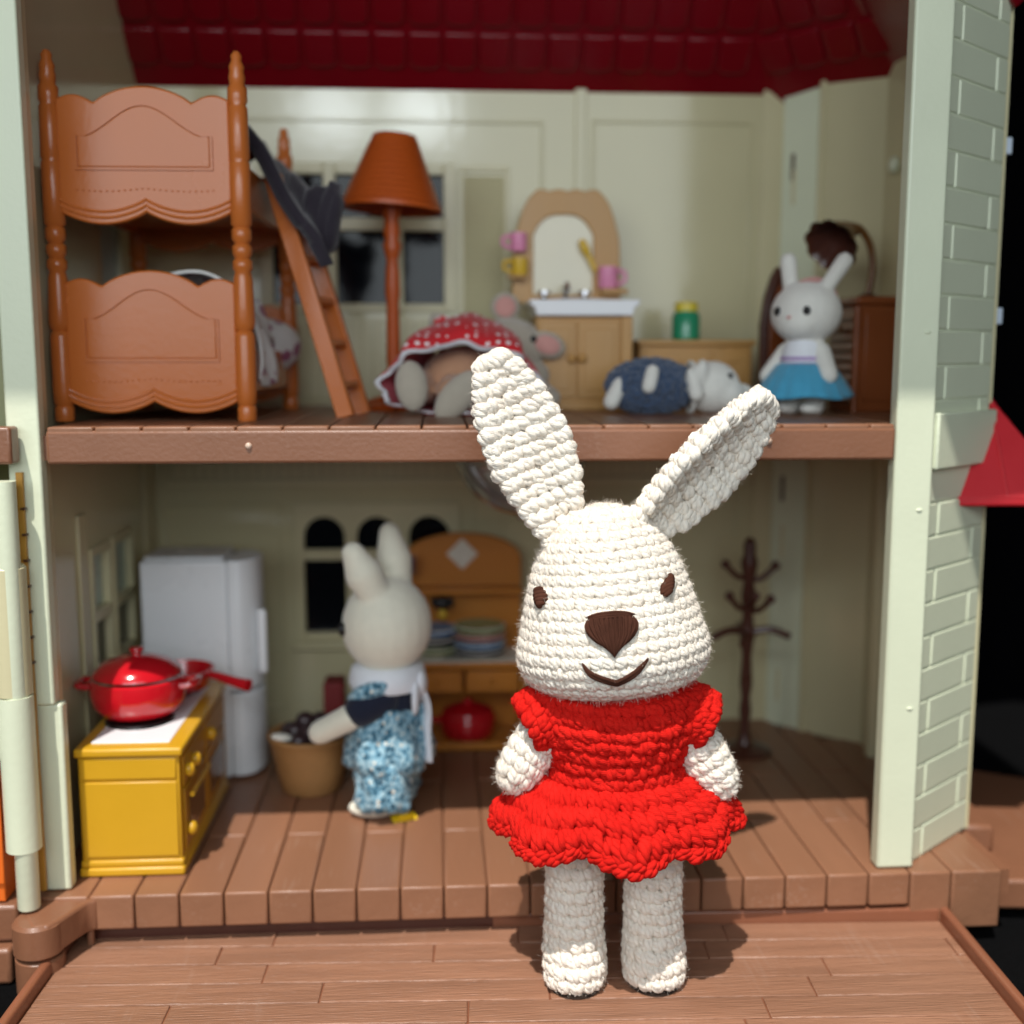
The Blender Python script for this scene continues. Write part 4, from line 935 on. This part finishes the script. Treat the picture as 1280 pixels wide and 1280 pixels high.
newmesh('headband', *tube([(1.1*math.cos(a), .25+.2*math.sin(a), hz+.25+1.05*math.sin(a)) for a in np.linspace(.35, PI-.35, 20)], .12, 8), FLOCKP, GL)
newmesh('top', *lathe([(.86, 1.75), (.92, 2.1), (.86, 2.6), (.6, 2.95)], 30), WHITEC, GL)
newmesh('top_stripe', *lathe([(.945, 2.12), (.95, 2.2), (.94, 2.26)], 30), mat('mauve_trim', (176, 150, 196), .8), GL); newmesh('top_stripe', *lathe([(.94, 1.92), (.95, 1.98), (.945, 2.04)], 30), mat('mauve_trim', (176, 150, 196), .8), GL)
V = []; F = []; n = 72
for j, (r, z) in enumerate(((.85, 1.95), (1.05, 1.85), (1.45, 1.3), (1.76, .80), (1.80, .66))):
    for i in range(n): a = 2*PI*i/n; q = r*(1+.035*j/4*math.sin(18*a)); V.append((q*math.cos(a), q*math.sin(a), z+.05*j/4*math.sin(5*a)))
for j in range(4):
    for i in range(n): F.append((j*n+i, j*n+(i+1) % n, (j+1)*n+(i+1) % n, (j+1)*n+i))
sk_ = newmesh('skirt', V, F, BLUE, GL, angle=180); s_ = sk_.modifiers.new('Solid', 'SOLIDIFY'); s_.thickness = .1*S
# grey doll in a polka dot dress, lying with its feet to the front
MO = thing('mouse_doll', 'grey doll in a red polka dot dress lying down with its feet forward', 'doll', (.65, 6.6, ZU))
blob('body', [ell((2.3, 4.6, 2.6), (1.55, 1.35, 1.3)), cap((-.6, 4.4, 2.8), (-.75, 3.9, 3.75), .32, .36), ell((3.3, 4.2, 1.5), (.7, .7, .6)), cap((3.2, 3.2, 1.2), (3.9, 2.6, .6), .4, .4)], FLOCKG, MO)
for c, r in (((2.15, 4.8, 4.35), (.62, .28, .62)), ((3.85, 3.9, 2.75), (.78, .3, .55))):
    er = newmesh('ear', *ell(c, r, rot=(0, .3, 0)), FLOCKG, MO, angle=180); newmesh('inner_ear', *ell((c[0], c[1]-.2, c[2]), (r[0]*.72, .14, r[2]*.72), rot=(0, .3, 0)), FLOCKP, er, angle=180)
eye(MO, (3.25, 3.55, 3.0), .14)
blob('padded_body', [ell((.5, 3.0, 1.5), (1.7, 2.4, 1.25), rot=(0, 0, -.5)), cap((-1.0, 2.2, 1.1), (-1.6, .4, 1.0), .75, .62), cap((.3, 2.2, 1.1), (-.2, .3, .9), .75, .6)], FLOCKT, MO)
newmesh('foot', *ell((-1.72, -.05, 1.15), (.62, .4, .98), rot=(-.2, -.12, 0), n=24, m=16), FLOCKG, MO, angle=180)
ft = newmesh('foot', *ell((.05, -.35, .78), (.62, .4, 1.18), rot=(-.15, .75, 0), n=24, m=16), FLOCKG, MO, angle=180)
newmesh('sole_pinhole', *ell((-.1, -.74, .55), (.05, .03, .05), n=8, m=6), BLACK, ft)
n = 96
def hem(a, t, k=0):
    c, s_ = math.cos(a), math.sin(a); w_ = 3.05*(1-.10*t-.30*t*t)-k; h_ = (2.75 if s_ > 0 else .0)
    ruf = 1+.05*(1-t)*math.sin(9*a)+.02*(1-t)*math.sin(17*a+1)
    x = w_*c*ruf+.15+.6*t; z = 1.0+(1.75-k+1.75*t**.55*(1-.35*t*t)*(s_ > 0))*s_*(1 if s_ > 0 else .55)*ruf+.35*c*(s_ > 0)*0
    return (x, .15+4.2*t+.35*(1-t)*math.sin(5*a), max(.1, z+.25*(1-t)*0))
V = []; F = []; mm = 14
for j in range(mm+1):
    for i in range(n): V.append(hem(2*PI*i/n, j/mm))
for j in range(mm):
    for i in range(n): F.append((j*n+i, j*n+(i+1) % n, (j+1)*n+(i+1) % n, (j+1)*n+i))
dr_ = newmesh('dress', V, F, POLKA, MO, angle=180); s_ = dr_.modifiers.new('Solid', 'SOLIDIFY'); s_.thickness = .07*S
newmesh('dress_lining', [hem(2*PI*i/n, .05+.9*j, .1) for j in range(2) for i in range(n)], [(i, (i+1) % n, n+(i+1) % n, n+i) for i in range(n)], mat('pink_lining', (196, 92, 104), .9, .1, 200), dr_, angle=180)
lc = [hem(2*PI*i/n, 0) for i in range(n)]
V = []; F = []
for i, p in enumerate(lc):
    w_ = .14*math.sin(i*1.3); V += [(p[0], p[1]-.02, p[2]), (p[0]*1.03, p[1]-.16+.05*math.sin(i*1.7), max(.05, p[2]*1.03-.02)), (p[0]*.955, p[1]-.14+.04*math.sin(i*1.1), max(.06, (p[2]-1)*.93+1))]
for i in range(n):
    j = (i+1) % n; F += [(3*i, 3*j, 3*j+1, 3*i+1), (3*i, 3*i+2, 3*j+2, 3*j)]
lc_ = newmesh('lace_hem', V, F, LACE, dr_, angle=180); s_ = lc_.modifiers.new('Solid', 'SOLIDIFY'); s_.thickness = .09*S
newmesh('dress_bow', *join(ell((-.35, 3.2, 3.5), (.55, .25, .4), rot=(0, .4, 0)), ell((.5, 3.2, 3.25), (.5, .25, .35), rot=(0, -.3, 0))), POLKA, dr_, angle=180)
newmesh('collar', *ell((1.1, 3.6, 3.1), (1.0, .6, .35), rot=(0, .25, 0)), FLOCKP, dr_, angle=180)
# sheep doll in navy boucle, lying on its side
SH = thing('sheep_doll', 'white doll in a navy boucle suit lying on the upper floor', 'sheep doll', (8.9, 8.0, ZU))
blob('body', [ell((2.0, 0, 1.05), (1.15, 1.05, 1.05)), ell((2.6, -.3, .8), (.65, .7, .65)), ell((.5, 0, 1.05), (.8, .8, .8)), cap((1.0, -.9, 1.6), (1.15, -1.05, .8), .26, .3), cap((-.6, -1.05, 1.7), (-.75, -1.15, 1.1), .28, .3), cap((-1.8, -.6, 1.2), (-2.15, -.7, .5), .3, .34), ell((1.35, -.75, 1.55), (.3, .35, .65), rot=(0, .2, 0))], FLOCK, SH)
suit = newmesh('suit', *ell((-.45, 0, 1.08), (1.75, 1.12, 1.05), n=28, m=18), NAVYB, SH, angle=180)
els = []; random.seed(5)
for i in range(900):
    th_ = math.acos(random.uniform(-1, 1)); ph = random.uniform(0, 2*PI); c = (-.45+1.75*math.cos(th_), 1.12*math.sin(th_)*math.cos(ph), 1.08+1.05*math.sin(th_)*math.sin(ph))
    if c[1] > .4: continue
    r = random.uniform(.10, .2); els.append(ell(c, (r, r, r*.8), n=7, m=5))
newmesh('boucle_curls', *join(*els), NAVYB, suit, angle=180)['kind'] = 'stuff'
for p in ((2.55, -.85, 1.45), (2.75, -.75, 1.5)): pass
eye(SH, (2.55, -.78, 1.5), .12); newmesh('hem_trim', *tube([(1.15, 1.0*math.cos(a), 1.05+.98*math.sin(a)) for a in np.linspace(0, 2*PI, 30)], .1, 6), FLOCK, SH)
newmesh('hand', *ell((3.2, .2, .9), (.5, .35, .3)), FLOCK, SH, angle=180)

# ================================================================== GROUND FLOOR
# ---- stove
ST = thing('stove', 'yellow plastic kitchen stove with a white hob by the left wall', 'stove', (-10.92, 1.35, 0))
sb_ = newmesh('stove_body', *box(-1.7, 1.75, .05, 8.1, .3, 4.35), YELLOW, ST, bevel=.06)
newmesh('stove_top', *box(-1.8, 1.9, -.1, 8.2, 4.35, 4.68), YELLOW, ST, bevel=.1, seg=3)
newmesh('end_panel', *box(-1.62, 1.66, -.03, .05, .72, 3.45), YELLOW, ST, bevel=.05); newmesh('end_panel', *box(-1.62, 1.66, -.03, .05, 3.55, 4.3), YELLOW, ST, bevel=.05)
newmesh('plinth', *box(-1.78, 1.84, -.08, 8.2, .02, .34), YELLOW, ST, bevel=.09, seg=3); newmesh('plinth_rail', *box(-1.74, 1.8, -.02, 8.15, .34, .6), YELLOW, ST, bevel=.08, seg=3)
OVEN = mat('oven_front', (176, 124, 24), .4)
for y0, y1, z0, z1 in ((.4, 3.9, .75, 3.0), (4.1, 7.8, .75, 3.0), (.4, 3.9, 3.1, 4.2), (4.1, 7.8, 3.1, 4.2)):
    dd = newmesh('drawer_front', *box(1.75, 1.84, y0, y1, z0, z1), OVEN, ST, bevel=.04)
    if z0 < 1: newmesh('oven_panel', *box(1.84, 1.88, y0+.5, y1-.5, z0+.4, z1-.5), mat('oven_glass', (120, 80, 30), .2), dd, bevel=.03)
for ky, kz in ((.75, 3.6), (1.8, 3.6), (.8, 1.4), (4.6, 3.6)): newmesh('stove_knob', *ell((1.95, ky, kz), (.2, .24, .26)), YELLOW, ST)
newmesh('oven_handle', *tube([(2.02, .7, 2.7), (2.02, 3.6, 2.7)], .09, 8), YELLOW, ST)
hb = newmesh('hob', *prism([(-1.35, .5), (1.35, .5), (1.35, 7.7), (-1.35, 7.7)], 4.66, 4.73, 'z'), WHITEP, ST, bevel=.03)
for cy in (3.0, 6.4): newmesh('burner', *lathe([(0, 4.73), (1.25, 4.73), (1.2, 4.82), (.95, 4.84), (0, 4.8)], 36, (-.3, cy, 0)), BLACK, hb)
# ---- red pot
PT = thing('cooking_pot', 'shiny red enamel pot with lid on the front burner', 'pot', (-11.35, 4.75, 4.86))
v, f = lathe([(0, 0), (1.05, 0), (1.4, .12), (1.68, .5), (1.76, 1.0), (1.7, 1.38), (1.6, 1.44), (1.5, 1.4), (0, 1.3)], 44); newmesh('pot_body', v, f, RED, PT, angle=50)
ld = newmesh('lid', *lathe([(0, 1.5), (1.5, 1.5), (1.62, 1.56), (1.58, 1.68), (1.2, 2.0), (.6, 2.2), (0, 2.26)], 44), RED, PT, angle=50)
newmesh('lid_knob', *lathe([(0, 2.2), (.18, 2.22), (.16, 2.32), (.27, 2.42), (.25, 2.52), (0, 2.56)], 20), RED, ld)
for s_ in (-1, 1): newmesh('pot_handle', *tube(smoothpts([(s_*1.65, -.45, 1.15), (s_*2.1, -.4, 1.2), (s_*2.15, .4, 1.2), (s_*1.65, .45, 1.15)], 5), .13, 8), RED, PT)
# ---- frying pan
FP = thing('frying_pan', 'red frying pan with a long handle on the rear burner', 'pan', (-10.55, 7.9, 4.88))
v, f = lathe([(0, .0), (1.0, 0), (1.15, .1), (1.35, .75), (1.4, .8), (1.32, .82), (1.05, .2), (0, .15)], 40); newmesh('pan_body', v, f, RED, FP, angle=50)
newmesh('pan_handle', *tube(smoothpts([(1.2, -.3, .65), (1.7, -.6, .6), (2.5, -1.0, .45), (2.95, -1.2, .4)], 5), [.14+.008*i for i in range(16)], 10), RED, FP)
# ---- refrigerator
RF = thing('refrigerator', 'white rounded refrigerator behind the yellow stove', 'refrigerator', (-10.6, 10.4, 0))
newmesh('fridge_body', *box(-2.05, 1.55, 0, 3.1, .1, 9.6), FRIDGE, RF, bevel=.15, seg=3)
def doorprof(z0, z1): return prism([(1.56, .02), (2.05, -.02), (2.45, .25), (2.75, .9), (2.85, 1.55), (2.75, 2.2), (2.45, 2.8), (1.6, 3.08)], z0, z1, 'z')
d1 = newmesh('fridge_door', *doorprof(3.95, 9.6), FRIDGE, RF, bevel=.1, seg=3); newmesh('fridge_handle', *box(2.72, 3.1, .35, .75, 4.6, 7.4), WHITEP, d1, bevel=.12, seg=3)
newmesh('freezer_door', *doorprof(.15, 3.82), FRIDGE, RF, bevel=.1, seg=3); newmesh('top_cap', *box(-1.9, 1.4, .2, 2.9, 9.6, 9.75), FRIDGE, RF, bevel=.06)
# ---- basket
BK = thing('basket', 'round tan basket filled with dark fruit beside the rabbit in floral overalls', 'basket', (-5.55, 9.3, 0))
v, f = lathe([(0, 0), (1.15, 0), (1.25, .1), (1.45, .9), (1.62, 1.8), (1.72, 2.25), (1.78, 2.4), (1.62, 2.42), (1.5, 1.9), (0, 1.7)], 40); newmesh('basket_body', v, f, BASK, BK, angle=60)
newmesh('basket_rim', *tube([(1.7*math.cos(a), 1.7*math.sin(a), 2.38) for a in np.linspace(0, 2*PI, 41)], .12, 8), BASK, BK)
FRUIT = mat('dark_fruit', (58, 42, 44), .22, .25, 150)
random.seed(8)
for i in range(14):
    a = i*2.4; r = .32*math.sqrt(i); c = (-5.55+r*math.cos(a), 9.3+r*math.sin(a), 2.25+.35*random.random()+.3*(i < 5))
    fr = newmesh('fruit', *ell((0, 0, 0), (.42, .42, .38), n=16, m=10), FRUIT, angle=180, loc=c); tag(fr, 'dark plum-like fruit heaped in the round tan basket', 'fruit', 'dark fruit heaped in the basket')
eg = newmesh('small_dish', *ell((-6.6, 8.2, 2.62), (.45, .3, .16), rot=(0, .2, .3)), PLATEW, angle=180); tag(eg, 'small white dish at the front rim of the tan basket', 'dish')
sp_ = newmesh('red_box', *box(-5.3, -4.4, 12.2, 13.6, .02, 3.7), mat('dull_red_box', (120, 30, 30), .6), bevel=.1); tag(sp_, 'dark red box standing behind the basket', 'box')
# ---- mother rabbit
MM = thing('rabbit_doll', 'cream rabbit doll in blue floral overalls seen from behind reaching into the basket', 'rabbit doll', (-2.15, 6.7, 0), math.radians(-98)); MM.scale = (1.05, 1.05, 1.04)
hz = 7.35
blob('body', [ell((0, 0, hz), (1.78, 1.7, 1.85)), ell((0, -.5, hz-.45), (1.2, 1.1, 1.1)), ell((0, .1, 3.9), (1.05, .95, 1.6)),
   cap((-.7, .3, hz+1.1), (-.75, .15, hz+2.4), .56, .70), cap((-.75, .15, hz+2.4), (-.8, .0, hz+3.4), .70, .42), cap((.75, -.2, hz+1.1), (.95, -.65, hz+2.1), .54, .70), cap((.95, -.65, hz+2.1), (1.05, -1.0, hz+2.9), .70, .44),
   cap((.9, -.1, 4.7), (1.35, -1.2, 4.1), .52, .48), cap((1.35, -1.2, 4.1), (1.15, -2.35, 3.45), .50, .46), cap((-.9, -.1, 4.7), (-1.3, -1.3, 3.6), .55, .45),
   cap((-.62, 0, 2.0), (-.62, 0, .5), .5, .45), ell((-.66, -.55, .35), (.55, .95, .35)), cap((.62, 0, 2.0), (.62, 0, .5), .5, .45), ell((.66, -.55, .35), (.55, .95, .35))], FLOCKC, MM, voxel=.1)
for ex in (-.8, .8): eye(MM, (ex*1.12, -1.50, hz+.0), .22, (1, .7, 1.2))
newmesh('collar', *lathe([(1.15, 4.95), (1.42, 5.0), (1.5, 5.25), (1.38, 5.75), (1.15, 5.85)], 40, sx=1.02, sy=.98), WHITEC, MM, angle=60)
newmesh('shirt', *lathe([(1.2, 3.3), (1.28, 4.0), (1.22, 4.7), (1.05, 5.1)], 36), NAVYC, MM, angle=180)
newmesh('sleeve', *cap((.95, -.05, 4.7), (1.28, -.75, 4.4), .66, .64), NAVYC, MM, angle=180)
newmesh('sleeve', *cap((-.95, -.1, 4.7), (-1.3, -1.1, 3.75), .66, .6), NAVYC, MM, angle=180)
n = 80; V = []; F = []
oprof = [(1.38, 4.35), (1.44, 3.8), (1.56, 3.2), (1.68, 2.6), (1.66, 2.1), (1.3, 1.8)]
def fold(a, z): return .06*math.sin(6*a+z*1.4)+.045*math.sin(11*a-z*2.2)+.03*math.sin(17*a+z*4)
for j, (r, z) in enumerate(oprof):
    for i in range(n): a = 2*PI*i/n; V.append((r*(1+fold(a, z))*math.cos(a), r*(1+fold(a, z))*math.sin(a)*.92, z+.08*math.sin(5*a)))
for j in range(len(oprof)-1):
    for i in range(n): F.append((j*n+i, j*n+(i+1) % n, (j+1)*n+(i+1) % n, (j+1)*n+i))
ov = newmesh('overalls', V, F, FLORAL, MM, angle=180); s_ = ov.modifiers.new('Solid', 'SOLIDIFY'); s_.thickness = .08*S
for sg in (-1, 1):
    V = []; F = []
    lprof = [(.70, 2.6), (.92, 2.2), (.95, 1.6), (.92, 1.1), (.96, .75), (.86, .5)]
    for j, (r, z) in enumerate(lprof):
        for i in range(n): a = 2*PI*i/n; q = r*(1+fold(a+sg, z*1.7)*1.1); V.append((sg*.70+q*math.cos(a), q*math.sin(a)*1.05-.05, z+.07*math.sin(4*a+sg)))
    for j in range(len(lprof)-1):
        for i in range(n): F.append((j*n+i, j*n+(i+1) % n, (j+1)*n+(i+1) % n, (j+1)*n+i))
    tl_ = newmesh('trouser_leg', V, F, FLORAL, ov, angle=180); s_ = tl_.modifiers.new('Solid', 'SOLIDIFY'); s_.thickness = .08*S
newmesh('frill', *ell((1.0, -.35, 5.0), (.8, 1.0, .40), rot=(.35, -.45, 0)), FLORAL, MM, angle=180)
newmesh('strap', *tube(smoothpts([(.2, 1.05, 5.3), (.35, 1.5, 4.4), (.45, 1.52, 3.3), (.6, 1.6, 2.2)], 6), .28, 8, flat=.25), WHITEC, MM, angle=180)
newmesh('apron_bow', *join(ell((.35, 1.35, 5.2), (.4, .2, .5), rot=(0, .4, 0)), ell((.9, 1.2, 4.8), (.3, .15, .65), rot=(0, -.3, 0))), WHITEC, MM, angle=180)
yt = newmesh('paper_tag', *xf(join(box(-.5, .5, -.22, .22, 0, .05), box(-.3, .3, -.2, -.05, .05, .3)), T(-1.55, 5.75, .05, rz=.35, rx=.35)), mat('yellow_tag', (236, 196, 24), .5), bevel=.02); tag(yt, 'small yellow tag on the floor at the feet of the floral rabbit doll', 'tag')
# ---- hutch with plates
HU = thing('hutch', 'orange wooden kitchen hutch with arched back panel and white diamond', 'hutch', (1.0, 13.3, 0))
newmesh('back_board', *box(-2.75, 2.8, 2.7, 3.0, .2, 4.0), HUTCH, HU); newmesh('counter', *box(-2.95, 2.95, -.15, 3.0, 3.95, 4.25), HUTCH, HU, bevel=.06)
for sx in (-2.8, 2.6): newmesh('side_panel', *box(sx, sx+.22, 0, 2.7, .2, 3.95), HUTCH, HU, bevel=.04)
newmesh('shelf', *box(-2.75, 2.8, .0, 2.7, .05, .42), HUTCH, HU, bevel=.05)
for x0, x1 in ((-2.5, -.1), (.1, 2.5)):
    d_ = newmesh('drawer', *box(x0, x1, -.08, 1.5, 2.85, 3.85), HUTCH, HU, bevel=.05); newmesh('drawer_panel', *box(x0+.25, x1-.25, -.14, -.08, 3.05, 3.65), HUTCH, d_, bevel=.04); newmesh('drawer_knob', *ell(((x0+x1)/2, -.2, 3.35), (.13, .12, .13), n=12, m=8), HUTCH, d_)
bpts = [(-2.8, 4.25), (2.8, 4.25), (2.8, 8.6)]+[(2.8*math.cos(a), 8.6+1.25*math.sin(a)) for a in np.linspace(.25, PI-.25, 24)]+[(-2.8, 8.6)]
bk_ = newmesh('back_panel', *prism(bpts, 2.6, 2.95), HUTCH, HU, bevel=.06)
newmesh('shelf', *box(-2.8, 2.8, 1.5, 2.6, 7.1, 7.35), HUTCH, HU, bevel=.05)
newmesh('diamond_tile', *prism([(-.75, 8.85), (0, 8.1), (.75, 8.85), (0, 9.6)], 2.5, 2.6), PLATEW, bk_, bevel=.03)
newmesh('lace_runner', *box(-2.7, 2.7, .0, 2.4, 4.25, 4.31), PLATEW, HU)
BB_ = thing('shelf_ornament', 'small black and yellow ornament under the hutch shelf', 'ornament', (.05, 14.6, 6.3)); newmesh('ornament_body', *join(ell((0, 0, .45), (.4, .3, .32)), ell((-.35, 0, .5), (.2, .2, .25)), ell((.35, 0, .5), (.2, .2, .25))), BLACK, BB_, angle=180); newmesh('ornament_foot', *lathe([(0, -.3), (.12, -.3), (.24, -.1), (.1, .2), (0, .2)], 14), BRUSHY, BB_)
def plate(loc, r, m, label, h=.3):
    t = thing('plate', label, 'plate', loc, group='plates stacked on the hutch')
    v, f = lathe([(0, 0), (r*.55, 0), (r*.6, .06), (r*.98, h*.75), (r, h*.95), (r*.95, h), (r*.6, .14), (0, .12)], 36); newmesh('dish', v, f, PLATEW, t, angle=50)
    newmesh('rim_band', *lathe([(r*.99, h*.55), (r*1.012, h*.7), (r*1.005, h*.86)], 36), m, t); newmesh('inner_glaze', *lathe([(r*.55, .15), (r*.93, h*.985+.01)], 36), m, t)
for k_, (m, nm) in enumerate(((PLATEG, 'bottom green-rimmed'), (PLATEN, 'middle navy-rimmed'), (PLATEB, 'top blue-rimmed'))): plate((-.35, 14.3, 4.32+.45*k_), 1.05, m, nm+' plate of the left stack on the hutch', .5)
for k_, (m, nm) in enumerate(((PLATEN, 'bottom navy-rimmed'), (PLATEB, 'second grey-blue'), (PLATER, 'third red-rimmed'), (PLATEG, 'top green'))): plate((1.75, 14.2, 4.32+.36*k_), 1.2, m, nm+' plate of the right stack on the hutch', .45)
RPT = thing('stock_pot', 'dark red pot on the bottom shelf of the hutch', 'pot', (1.2, 14.3, .45))
v, f = lathe([(0, 0), (1.0, 0), (1.25, .2), (1.3, 1.0), (1.2, 1.1), (0, 1.05)], 36); newmesh('pot_body', v, f, RED, RPT, angle=50); newmesh('lid', *lathe([(0, 1.1), (1.25, 1.1), (1.15, 1.3), (.5, 1.55), (.2, 1.6), (.2, 1.8), (0, 1.82)], 36), RED, RPT)
newmesh('pot_handle', *ell((-1.45, 0, .8), (.35, .25, .14)), RED, RPT)
GLS = thing('wine_glass', 'pale clear glass on the left end of the hutch shelf', 'glass', (-1.5, 15.2, 7.36))
newmesh('glass_bowl', *lathe([(0, 0), (.35, 0), (.3, .06), (.06, .12), (.06, .5), (.3, .8), (.36, 1.5), (.33, 1.5), (.26, .85), (0, .6)], 24), mat('mauve_glass', (206, 190, 206), .08, .02, 30, trans=.8), GLS)
# ---- ceiling lamp
CL = thing('ceiling_lamp', 'clear dome ceiling lamp under the upper floor behind the crocheted rabbit', 'ceiling lamp', (3.4, 10.0, 14.73))
newmesh('lamp_plate', *lathe([(0, -.35), (2.9, -.35), (3.0, -.25), (2.9, -.02), (0, -.02)], 44), CHROME, CL)
v, f = lathe([(2.75, -.36), (2.7, -1.0), (2.4, -1.7), (1.9, -2.35), (1.2, -2.85), (.5, -3.1), (0, -3.15)], 44); f = f[:-1] if len(f[-1]) > 4 else f
dm = newmesh('lamp_dome', v, f, CLEARP, CL, angle=180); s_ = dm.modifiers.new('Solid', 'SOLIDIFY'); s_.thickness = .08*S
newmesh('finial', *ell((0, 0, -3.2), (.25, .25, .25)), CHROME, CL); newmesh('bulb', *lathe([(.25, -.36), (.3, -.9), (.55, -1.3), (.5, -1.7), (0, -1.95)], 24), WHITEP, CL)
# ---- coat stand
CS = thing('coat_stand', 'dark brown turned coat stand with hooks in the right rear of the ground floor', 'coat stand', (13.95, 12.6, 0))
newmesh('pole', *lathe([(0, .2), (.5, .2), (.3, .6), (.2, 1.2), (.28, 2.0), (.2, 2.6), (.3, 3.2), (.22, 4.5), (.3, 5.2), (.36, 5.5), (.3, 5.8), (.24, 6.5), (.34, 7.4), (.24, 8.0), (.36, 8.6), (.40, 8.9), (.26, 9.3), (.3, 9.6), (.2, 9.95), (0, 10.05)], 24), DARKB, CS, angle=50)
newmesh('stand_base', *lathe([(0, 0), (1.2, 0), (1.25, .12), (.9, .28), (.4, .4), (0, .42)], 32), DARKB, CS)
for a, z, L_ in ((PI+.25, 5.6, 1.8), (-.2, 5.6, 1.9), (PI/2, 5.6, 1.7), (-PI/2-.4, 5.5, 1.5)):
    newmesh('arm', *tube(smoothpts([(0, 0, z), (L_*.5*math.cos(a), L_*.5*math.sin(a), z+.2), (L_*math.cos(a), L_*math.sin(a), z-.1)], 6), .17, 8), DARKB, CS)
for a, z in ((PI+.2, 8.2), (-.15, 8.1), (-PI/2, 6.9), (-PI/2+.7, 6.7), (PI+.5, 6.8)):
    hk = newmesh('hook', *tube(smoothpts([(0, 0, z), (.55*math.cos(a), .55*math.sin(a), z+.05), (1.15*math.cos(a), 1.15*math.sin(a), z+.6)], 6), .14, 8), DARKB, CS); newmesh('hook_ball', *ell((1.17*math.cos(a), 1.17*math.sin(a), z+.65), (.22, .22, .22), n=14, m=10), DARKB, hk)
